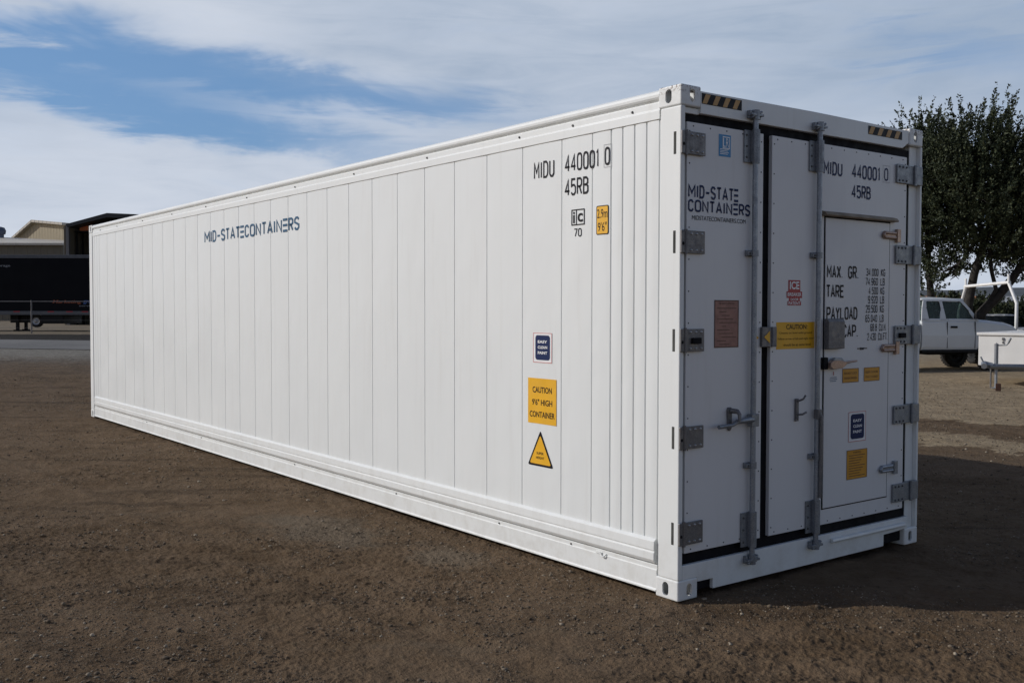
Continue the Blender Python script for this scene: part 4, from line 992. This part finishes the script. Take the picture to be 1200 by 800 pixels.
# ================================================================== trees
m, n, b = new_mat('leaf'); gi = n.new('ShaderNodeNewGeometry')
cr = n.new('ShaderNodeValToRGB'); n.l.new(gi.outputs['Random Per Island'], cr.inputs[0])
cr.color_ramp.elements[0].color = (.014, .022, .010, 1); cr.color_ramp.elements[1].color = (.075, .085, .040, 1); e = cr.color_ramp.elements.new(.55); e.color = (.030, .042, .019, 1)
n.put(b.inputs['Base Color'], cr.outputs[0]); b.inputs['Roughness'].default_value = .65; b.inputs['Specular IOR Level'].default_value = .3; M['leaf'] = m
M['bark'] = simple('dark_bark', (.022, .018, .015), .95, var=.4, scale=7, bump=.02, bscale=14)
def leaves_mesh(name, starts, dirs, lens, per, size, seed, parent, mat='leaf', spread=.16):
    r_ = np.random.RandomState(seed); n_ = len(starts)
    t = r_.rand(n_, per)**.9; P = starts[:, None]+dirs[:, None]*(lens[:, None]*t)[..., None]
    P = P+(r_.rand(n_, per, 3)-.5)*spread*(1.15-t)[..., None]; P = P.reshape(-1, 3); k = len(P)
    d = np.repeat(dirs, per, 0)*.8+(r_.rand(k, 3)-.5)*1.7; d /= np.linalg.norm(d, axis=1)[:, None]
    s = np.cross(d, r_.rand(k, 3)-.5); s /= np.linalg.norm(s, axis=1)[:, None]
    ln_ = (size*(.6+.8*r_.rand(k)))[:, None]; wd = ln_*.26
    V = np.stack([P, P+d*ln_*.5+s*wd, P+d*ln_, P+d*ln_*.5-s*wd], 1).reshape(-1, 3)
    F = np.arange(k*4).reshape(-1, 4)
    o_ = tri_mesh(name, V, F); o_.data.materials.append(M[mat]); o_.parent = parent; return o_
def tree(name, base, lobes, trunks, ntw, per, size, seed, label, cat='tree', group=None, upb=1.35, lens=(.7, 1.8), thick=1.0):
    """base world xy; lobes (x,y,z,rx,ry,rz) local; trunks lists of (x,y,z,r)"""
    root = empty(name, (base.x, base.y, float(base_h(base.x, base.y))-.02), math.atan2(r2.y, r2.x)); tag(root, label, cat, group)
    r_ = np.random.RandomState(seed)
    mb = MB()
    for tk in trunks: mb.tube([p_[:3] for p_ in tk], [p_[3]*.72 for p_ in tk], 9)
    ends = [np.array(tk[-1][:3]) for tk in trunks]
    vol = np.array([l[3]*l[4]*l[5] for l in lobes]); vol = vol/vol.sum()
    S = []; Dd = []
    for l, v in zip(lobes, vol):
        c = np.array(l[:3]); k = int(ntw*v)+1
        e_ = min(ends, key=lambda q_: np.linalg.norm(q_-c)); 
        mid = (e_+c)/2+(r_.rand(3)-.5)*.5
        mb.tube([tuple(e_), tuple(mid), tuple(c)], [.11*thick, .07*thick, .03*thick], 6)
        for _ in range(7):
            u = r_.randn(3); u /= np.linalg.norm(u); q_ = c+u*np.array(l[3:])*.75
            mb.tube([tuple(c*.7+mid*.3), tuple((c+q_)/2+(r_.rand(3)-.5)*.3), tuple(q_)], [.045*thick, .03*thick, .010*thick], 4)
        u = r_.randn(k, 3); u /= np.linalg.norm(u, axis=1)[:, None]
        rad_ = (.25+.75*r_.rand(k))**.6
        p_ = c+u*rad_[:, None]*np.array(l[3:]); dd = u*.9+np.array([0, 0, upb])*(.4+r_.rand(k, 1))+(r_.rand(k, 3)-.5)*.8
        S.append(p_); Dd.append(dd/np.linalg.norm(dd, axis=1)[:, None])
    mb.build('trunk', M['bark'], root)
    S = np.concatenate(S); Dd = np.concatenate(Dd); Ln = lens[0]+(lens[1]-lens[0])*r_.rand(len(S))**2
    leaves_mesh('crown', S, Dd, Ln, per, size, seed+1, root)
    return root
# main tree: two leaning stems, broad dark crown with upright sprays
D0 = 37.0; k0 = D0/FPX
def X_(px): return (px-1145)*k0
def Z_(py): return (361.8-py)*k0+CAM.z
lobes = [(X_(1100), .3, Z_(205), 1.2, 1.5, 1.2), (X_(1135), 0, Z_(186), 1.3, 1.7, 1.4), (X_(1128), -.3, Z_(235), 1.5, 1.9, 1.3), (X_(1175), 0, Z_(205), 1.4, 1.8, 1.5), (X_(1170), -.3, Z_(262), 1.6, 1.8, 1.2), (X_(1215), .3, Z_(230), 1.6, 2.0, 1.8),
         (X_(1122), .6, Z_(268), .8, 1.2, .7), (X_(1160), .5, Z_(293), 1.3, 1.4, .6), (X_(1225), .2, Z_(290), 1.3, 1.6, .9), (X_(1150), .2, Z_(165), .6, .8, .7), (X_(1265), 0, Z_(250), 1.6, 2.0, 1.8), (X_(1178), .4, Z_(305), .8, 1.0, .4), (X_(1122), .5, Z_(318), .7, .9, .35), (X_(1200), .3, Z_(318), .8, .9, .4), (X_(1148), .5, Z_(312), .6, .8, .35)]
tk = [[(X_(1132), 0, 0, .30), (X_(1134), 0, Z_(355), .24), (X_(1142), .1, Z_(320), .20), (X_(1152), 0, Z_(285), .16), (X_(1140), 0, Z_(240), .10), (X_(1138), 0, Z_(190), .05)],
      [(X_(1146), .2, 0, .30), (X_(1152), .2, Z_(366), .27), (X_(1172), .2, Z_(345), .25), (X_(1188), .2, Z_(326), .21), (X_(1210), .1, Z_(290), .14), (X_(1220), .1, Z_(240), .08)],
      [(X_(1156), .2, Z_(362), .12), (X_(1168), .1, Z_(338), .11), (X_(1162), .1, Z_(315), .10), (X_(1158), 0, Z_(290), .08), (X_(1172), 0, Z_(250), .05)]]
tree('tall_tree', at(1145, D0), lobes, tk, 2500, 52, .105, 5, 'large dark evergreen tree with leaning forked trunks behind the pickup')
D1 = 39.0; k1 = D1/FPX
lobes = [((1095-1088)*k1, 0, (361.8-225)*k1+1.65, 1.1, 1.5, 1.7), ((1072-1088)*k1, .2, (361.8-205)*k1+1.65, 1.2, 1.4, 1.2), ((1090-1088)*k1, 0, (361.8-275)*k1+1.65, .8, 1.2, .7), ((1055-1088)*k1, .2, (361.8-250)*k1+1.65, 1.5, 1.6, 1.6), ((1086-1088)*k1, -.2, (361.8-322)*k1+1.65, .75, .9, .7), ((1078-1088)*k1, 0, (361.8-172)*k1+1.65, .6, .8, .7)]
tk = [[(0.1, 0, 0, .26), (.1, 0, 1.9, .2), (.0, 0, 3.0, .17), (-.1, 0, 4.2, .1), (-.2, 0, 5.8, .05)]]
tree('small_tree', at(1088, D1), lobes, tk, 1350, 52, .105, 21, 'smaller dark tree whose trunk stands just beside the container edge')
# dark undergrowth below them
for px, dd, rx, hz, sd, lb_ in ((1182, 41.0, 1.7, 1.0, 61, 'low dark bush beneath the leaning trunk at right'), (1118, 42.0, 1.7, 1.35, 63, 'rounded dark bush between the two tree trunks'), (1160, 66.0, 3.4, 1.5, 65, 'broad dark scrub far behind the pickup hood'), (1100, 72.0, 3.2, 1.5, 67, 'distant dark scrub above the pickup cab roof')):
    tree('bush', at(px, dd), [(0, 0, hz, rx, .8, hz*.6), (rx*.6, 0, hz*.9, rx*.6, .7, hz*.5)], [[(0, 0, 0, .05), (0, 0, hz*.6, .03)]], 420, 30, .12, sd, lb_, 'bush', 'dark bushes behind the pickup', lens=(.3, .6), thick=.35)

# ================================================================== low buildings and vehicles far right
M['stucco'] = simple('pale_stucco', (.52, .50, .46), .9, var=.08, scale=1)
M['orange'] = simple('orange_brown_roof', (.36, .15, .06), .85, var=.15, scale=2)
M['greyroof'] = simple('grey_metal_roof', (.34, .34, .34), .6, var=.08, scale=2)
M['dglass'] = simple('dark_window', (.02, .025, .03), .2)
def house(name, px, dd, wd, dp, hw, hr, roof, label, door=True, grp=None):
    pb = at(px, dd); root = empty(name, (pb.x, pb.y, 0), math.atan2(r2.y, r2.x)); tag(root, label, 'building', 'low buildings beyond the trees')
    mb = MB(); mb.box(0, wd, 0, dp, -.2, hw); mb.prism([(.002, hw), (dp/2, hw+hr-.1), (dp-.002, hw)], 0, .01, wd-.01); wl = mb.build('wall', M['stucco'], root)
    mb = MB()
    for s in (0, 1):
        y0_, y1_ = (-.5, dp/2) if s == 0 else (dp+.5, dp/2)
        mb.add([(-.5, y0_, hw-.05), (wd+.5, y0_, hw-.05), (wd+.5, y1_, hw+hr), (-.5, y1_, hw+hr), (-.5, y0_, hw+.10), (wd+.5, y0_, hw+.10), (wd+.5, y1_, hw+hr+.15), (-.5, y1_, hw+hr+.15)], [(0,3,2,1),(4,5,6,7),(0,1,5,4),(1,2,6,5),(2,3,7,6),(3,0,4,7)])
    mb.build('roof', M[roof], root)
    k = int(wd/3.2)
    for i in range(k):
        x = .9+i*3.2; mb = MB(); mb.box(x, x+1.3, -.04, .02, 1.0, 2.0); mb.build('window', M['dglass'], root, .01)
    mb = MB(); mb.box(wd*.62, wd*.62+.95, -.05, .02, -.1, 2.1); mb.build('door', M['orange'], root, .01)
house('low_building', 1098, 105, 5.5, 7, 2.2, .75, 'orange', 'long low building with orange brown roof seen between the tree trunks')
house('low_building', 1160, 125, 5, 8, 2.4, .8, 'greyroof', 'pale low building with grey roof far behind the leaning trunk')
house('low_building', 1060, 95, 4.0, 6, 2.1, .6, 'orange', 'small orange roofed building just beyond the container edge')
def car(px, dd, ang_, paint, label):
    pb = at(px, dd); root = empty('parked_car', (pb.x, pb.y, 0), ang_); tag(root, label, 'car')
    mb = MB(); mb.prism([(-2.1, .28), (-2.15, .75), (-1.9, .92), (-1.2, .98), (.9, .98), (1.9, .82), (2.1, .65), (2.1, .28)], 1, 0, 1.7); bd = mb.build('body', paint, root, .05, 3)
    mb = MB(); mb.add([(-1.35, .1, .96), (1.05, .1, .96), (.35, .22, 1.42), (-.95, .22, 1.42), (-1.35, 1.6, .96), (1.05, 1.6, .96), (.35, 1.48, 1.42), (-.95, 1.48, 1.42)], [(0, 1, 2, 3), (7, 6, 5, 4), (0, 3, 7, 4), (1, 5, 6, 2)]); mb.build('windows', M['dglass'], bd)
    mb = MB(); mb.add([(-1.0, .2, 1.41), (.40, .2, 1.41), (.32, .35, 1.47), (-.9, .35, 1.47), (-1.0, 1.5, 1.41), (.40, 1.5, 1.41), (.32, 1.35, 1.47), (-.9, 1.35, 1.47)], [(0, 1, 2, 3), (7, 6, 5, 4), (0, 3, 7, 4), (1, 5, 6, 2), (3, 2, 6, 7), (0, 4, 5, 1)]); mb.build('roof', paint, bd)
    for x in (-1.3, 1.3):
        for y in (.08, 1.62): wheel(root, x, y, .31, .31, .2)
car(1188, 40, ang+1.2, M['rackw'], 'white sedan parked far behind the ladder rack at right')

# ================================================================== LEFT SIDE: black trailer, fence, sheds
DT = 50.5; GL = .49
tl = at(-60, DT); sc = DT/FPX
st_ = empty('semi_trailer', (tl.x, tl.y, GL), math.atan2(r2.y, r2.x)-rad(.0)); tag(st_, 'long black box semi trailer parked across the road at left', 'trailer')
def TX(px): return (px+60)*sc
def TZ(py): return zat(py, DT)-GL
M['tblack'] = simple('black_trailer_skin', (.003, .0035, .006), .5, var=.15, scale=.7, spec=.12)
M['talloy'] = simple('grey_trailer_rail', (.10, .105, .115), .5, .2)
xe = TX(190); zt1, zb1 = TZ(300), TZ(366)
mb = MB(); mb.box(0, xe, 0, 2.5, zb1, zt1-.05); body = mb.build('body', M['tblack'], st_, .02)
mb = MB(); mb.box(-.02, xe+.02, -.03, 2.53, zt1-.15, zt1+.02); mb.build('top_rail', M['talloy'], st_, .01)
mb = MB(); mb.box(-.02, xe+.02, -.03, 2.53, zb1-.16, zb1+.04); br_ = mb.build('bottom_rail', M['talloy'], st_, .01)
for px in (20, 60, 82, 100, 130, 160): mb = MB(); mb.box(TX(px)-.16, TX(px)+.16, -.036, -.031, zb1-.02, zb1+.03); mb.build('reflector', M['red'], br_)
mb = MB(); V, F = fit(font_text('Marketing', .02, .2), (TX(62), TZ(357.2), TX(96), TZ(352.2))); mb.add([(u, -.006, v) for u, v in V], F)
M['torange'] = simple('orange_vinyl', (.30, .065, .02), .5, var=.05); M['tblue'] = simple('blue_vinyl', (.05, .12, .35), .5, var=.05); M['tgrey'] = simple('grey_vinyl', (.25, .26, .28), .5, var=.05)
mb.build('lettering', M['torange'], body, fix=False)
mb = MB(); V, F = fit(font_text('group', .02), (TX(98), TZ(357.2), TX(114), TZ(352.6))); mb.add([(u, -.006, v) for u, v in V], F); mb.build('lettering', M['tblue'], body, fix=False)
mb = MB(); V, F = fit(font_text('service', .01), (TX(93), TZ(359.8), TX(112), TZ(358.2))); mb.add([(u, -.006, v) for u, v in V], F); mb.build('lettering', M['tgrey'], body, fix=False)
mb = MB(); V, F = fit(font_text('storage', .01), (TX(-6), TZ(314.2), TX(13), TZ(311.2))); mb.add([(u, -.006, v) for u, v in V], F); mb.build('lettering', M['tgrey'], body, fix=False)
for px in (8, 15):
    yy = .5 if px == 15 else 2.0
    mb = MB(); mb.box(TX(px)-.07, TX(px)+.07, yy-.07, yy+.07, .06, zb1-.16); mb.box(TX(px)-.16, TX(px)+.16, yy-.14, yy+.14, 0, .07); mb.build('landing_leg', M['plastic'], st_, .01)
mb = MB(); mb.box(TX(47), TX(73), .1, 2.3, TZ(380), zb1-.161); mb.build('underbody_box', M['plastic'], st_, .02)
mb = MB(); mb.box(TX(5), TX(26), .6, 2.0, TZ(379), zb1-.161); mb.build('underbody_frame', M['plastic'], st_, .02)
for px in (135, 165):
    for yy in (.25, 2.25): wheel(st_, TX(px), yy, .5, .5, .5, rimmat='rim')
wheel(st_, TX(39.5), .35, TZ(377), .31, .22, rimmat='rim')

# fence in front of it
DF = 46.0; fz = float(base_h(*at(37, DF).xy))
p0 = at(37, DF)
fe = empty('wire_fence', (p0.x, p0.y, fz), math.atan2(r2.y, r2.x)); tag(fe, 'thin steel post and rail fence with wires before the black trailer', 'fence')
zr_ = zat(354, DF)-fz; zpb = 0
for x in (-9, -4.5, 0, 4.5, 9): mb = MB(); mb.tube([(x, 0, -.1), (x, 0, zr_+.05)], .035, 8); mb.build('post', M['galvd'], fe)
mb = MB(); mb.tube([(-9, 0, zr_), (9, 0, zr_)], .022, 6); mb.build('top_rail', M['galvd'], fe)
for z in (.25, .6, .95): mb = MB(); mb.tube([(-9, 0, z), (9, 0, z)], .004, 4); mb.build('wire', M['galvd'], fe)

# metal sheds
def ribbed(name, col, pitch=.9):
    m, n, b = new_mat(name); v = objcoord(n)
    s = n.new('ShaderNodeSeparateXYZ'); n.l.new(v, s.inputs[0])
    w1 = n.math('FRACT', n.math('MULTIPLY', n.math('ADD', s.outputs[0], n.math('MULTIPLY', s.outputs[1], .999)), 1/pitch))
    rib = n.math('MULTIPLY', n.rng(w1, 0, .10), n.rng(w1, .25, .12))
    n.put(b.inputs['Base Color'], n.mix(n.noise(v, .5, 4), tuple(c*.88 for c in col), tuple(c*1.1 for c in col)))
    b.inputs['Roughness'].default_value = .6; n.put(b.inputs['Normal'], n.bump(rib, .8, .05)); return m
M['tansheet'] = ribbed('tan_ribbed_sheet', (.40, .33, .21), .45); M['darksheet'] = ribbed('dark_olive_sheet', (.15, .13, .095), .6); M['roofsheet'] = ribbed('pale_roof_sheet', (.56, .51, .43), .6); M['charsheet'] = simple('charcoal_roofing', (.035, .036, .038), .6, var=.1)
def PX3(px, py, d): p = at(px, d); return Vector((p.x, p.y, zat(py, d)))
def slab(mb, pts, t):
    """thick polygon: pts are world points, thickness t downward"""
    n_ = len(pts); lo = [Vector(p)-Vector((0, 0, t)) for p in pts]
    mb.add(list(pts)+lo, [tuple(range(n_)), tuple(range(n_, 2*n_))[::-1]]+[(i, (i+1) % n_, n_+(i+1) % n_, n_+i) for i in range(n_)])
# low lean-to wing in shade, with its pale roof
DB = 92.0; kb = DB/FPX
pb = at(-60, DB); wing = empty('storage_shed', (pb.x, pb.y, .4), math.atan2(r2.y, r2.x)); tag(wing, 'long low metal shed with pale roof and dark olive wall at left', 'building')
def BX(px): return (px+60)*kb
def BZ(py, d=DB): return zat(py, d)-.4
mb = MB(); mb.box(0, BX(75), 0, 14, 0, BZ(286)); mb.build('wall', M['darksheet'], wing)
rz = BZ(279, DB+10)
mb = MB(); mb.add([(-.3, -.4, BZ(286)), (BX(76), -.4, BZ(286)), (BX(76), 10, rz-.5), (-.3, 10, rz), (-.3, -.4, BZ(286)-.2), (BX(76), -.4, BZ(286)-.2), (BX(76), 10, rz-.7), (-.3, 10, rz-.2)], [(0,1,2,3),(7,6,5,4),(0,4,5,1),(1,5,6,2),(2,6,7,3),(3,7,4,0)]); mb.build('roof', M['roofsheet'], wing)
# tall gable building in sun
DG = 106.0; kg = DG/FPX; pb = at(20, DG); gb = empty('gable_shed', (pb.x, pb.y, .4), rad(25)); tag(gb, 'tan ribbed metal building with sunlit gable and pale roof at left', 'building')
def GX(px, d=DG): return (px-20)/7.35
def GZ(py, d=DG): return zat(py, d)-.4
mb = MB(); mb.prism([(GX(20), 0), (GX(75), 0), (GX(75), GZ(266.5)), (GX(42), GZ(261)), (GX(20), GZ(279))], 1, 0, .3); mb.box(GX(75)-.3, GX(75), .3, 22, 0, GZ(268)); mb.box(0, .3, .3, 22, 0, GZ(280)); mb.build('wall', M['tansheet'], gb)
mb = MB()
for (xa, za, xb, zb2) in ((GX(42), GZ(260.3), GX(76.5), GZ(265.5)), (GX(42), GZ(260.3), GX(18.5), GZ(279.3))):
    mb.add([(xa, -.4, za), (xb, -.4, zb2), (xb, 22, zb2), (xa, 22, za), (xa, -.4, za-.25), (xb, -.4, zb2-.25), (xb, 22, zb2-.25), (xa, 22, za-.25)], [(0,1,2,3),(7,6,5,4),(0,4,5,1),(1,5,6,2),(2,6,7,3),(3,7,4,0)])
mb.build('roof', M['roofsheet'], gb)
# dark open shed
DO_ = 70.0; ko = DO_/FPX; pb = at(76, DO_); os_ = empty('open_shed', (pb.x, pb.y, .4), math.atan2(r2.y, r2.x)); tag(os_, 'dark open fronted shed with charcoal gable roof beside the container', 'building')
def OX(px): return (px-76)*ko
def OZ(py): return zat(py, DO_)-.4
M['shade'] = simple('shed_inside_shade', (.02, .02, .022), .9)  # near-black colour paints in the shade on the shed's back wall and gable
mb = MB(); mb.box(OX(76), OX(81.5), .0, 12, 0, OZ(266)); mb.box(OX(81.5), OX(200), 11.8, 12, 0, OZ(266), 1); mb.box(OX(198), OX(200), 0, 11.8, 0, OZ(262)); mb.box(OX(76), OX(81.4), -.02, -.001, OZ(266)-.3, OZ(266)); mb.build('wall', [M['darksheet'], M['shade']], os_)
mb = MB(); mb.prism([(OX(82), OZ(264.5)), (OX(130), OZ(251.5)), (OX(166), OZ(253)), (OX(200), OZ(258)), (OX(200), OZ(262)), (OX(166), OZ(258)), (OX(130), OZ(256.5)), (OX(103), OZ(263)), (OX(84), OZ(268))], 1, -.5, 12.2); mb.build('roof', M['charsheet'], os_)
mb = MB(); mb.prism([(OX(83.5), OZ(268)), (OX(103), OZ(263)), (OX(130), OZ(257)), (OX(198), OZ(262.5)), (OX(198), OZ(270)), (OX(83.5), OZ(270))], 1, 11.0, 11.7); mb.build('back_gable_shade', M['shade'], os_)
for px in (82.3, 118, 160): mb = MB(); mb.box(OX(px)-.1, OX(px)+.1, -.3, -.1, 0, OZ(264.5)); mb.build('post', M['galvd'], os_)
p1 = at(94.5, DO_+.9); zc0, zc1 = zat(271.5, DO_+.9), zat(266, DO_+.9)
rck = empty('storage_rack', (p1.x, p1.y, .45), math.atan2(r2.y, r2.x)); tag(rck, 'tall dark storage rack inside the open fronted shed', 'rack')
for x_ in (-.2, 1.9):
    for y_ in (0, 1.0): mb = MB(); mb.box(x_-.05, x_+.05, y_-.05, y_+.05, 0, zc0-.55); mb.build('upright', M['plastic'], rck)
for z_ in (1.5, 3.2, 4.9, zc0-.55): mb = MB(); mb.box(-.3, 2.0, -.1, 1.1, z_, z_+.09); mb.build('shelf', M['plastic'], rck)
mb = MB(); mb.box(.0, 1.1, 0, .8, 0, zc1-zc0); mb.box(-.03, 1.13, -.03, .83, zc1-zc0-.06, zc1-zc0+.01)
mc = mb.build('storage_crate', simple('orange_crate_paint', (.75, .22, .10), .5), None, .02); mc.location = (p1.x, p1.y, zc0); mc.rotation_euler = (0, 0, math.atan2(r2.y, r2.x))
tag(mc, 'orange crate up on the rack in the dark open shed', 'crate')
# roof ventilator on the low shed
p1 = at(0.5, DB+9.5); mb = MB(); n_ = 14
for (ra, za), (rb, zb3) in zip([(.30, 0), (.30, .35), (.44, .40), (.50, .75), (.36, 1.05)], [(.30, .35), (.44, .40), (.50, .75), (.36, 1.05), (.02, 1.15)]):
    vs = [(r__*math.cos(2*math.pi*k/n_), r__*math.sin(2*math.pi*k/n_), z__) for r__, z__ in ((ra, za), (rb, zb3)) for k in range(n_)]
    mb.add(vs, [(k, (k+1) % n_, n_+(k+1) % n_, n_+k) for k in range(n_)])
vt = mb.build('roof_vent', simple('slate_vent_metal', (.08, .10, .15), .5), wing); vt.location = (.15, 9.3, rz-.15)
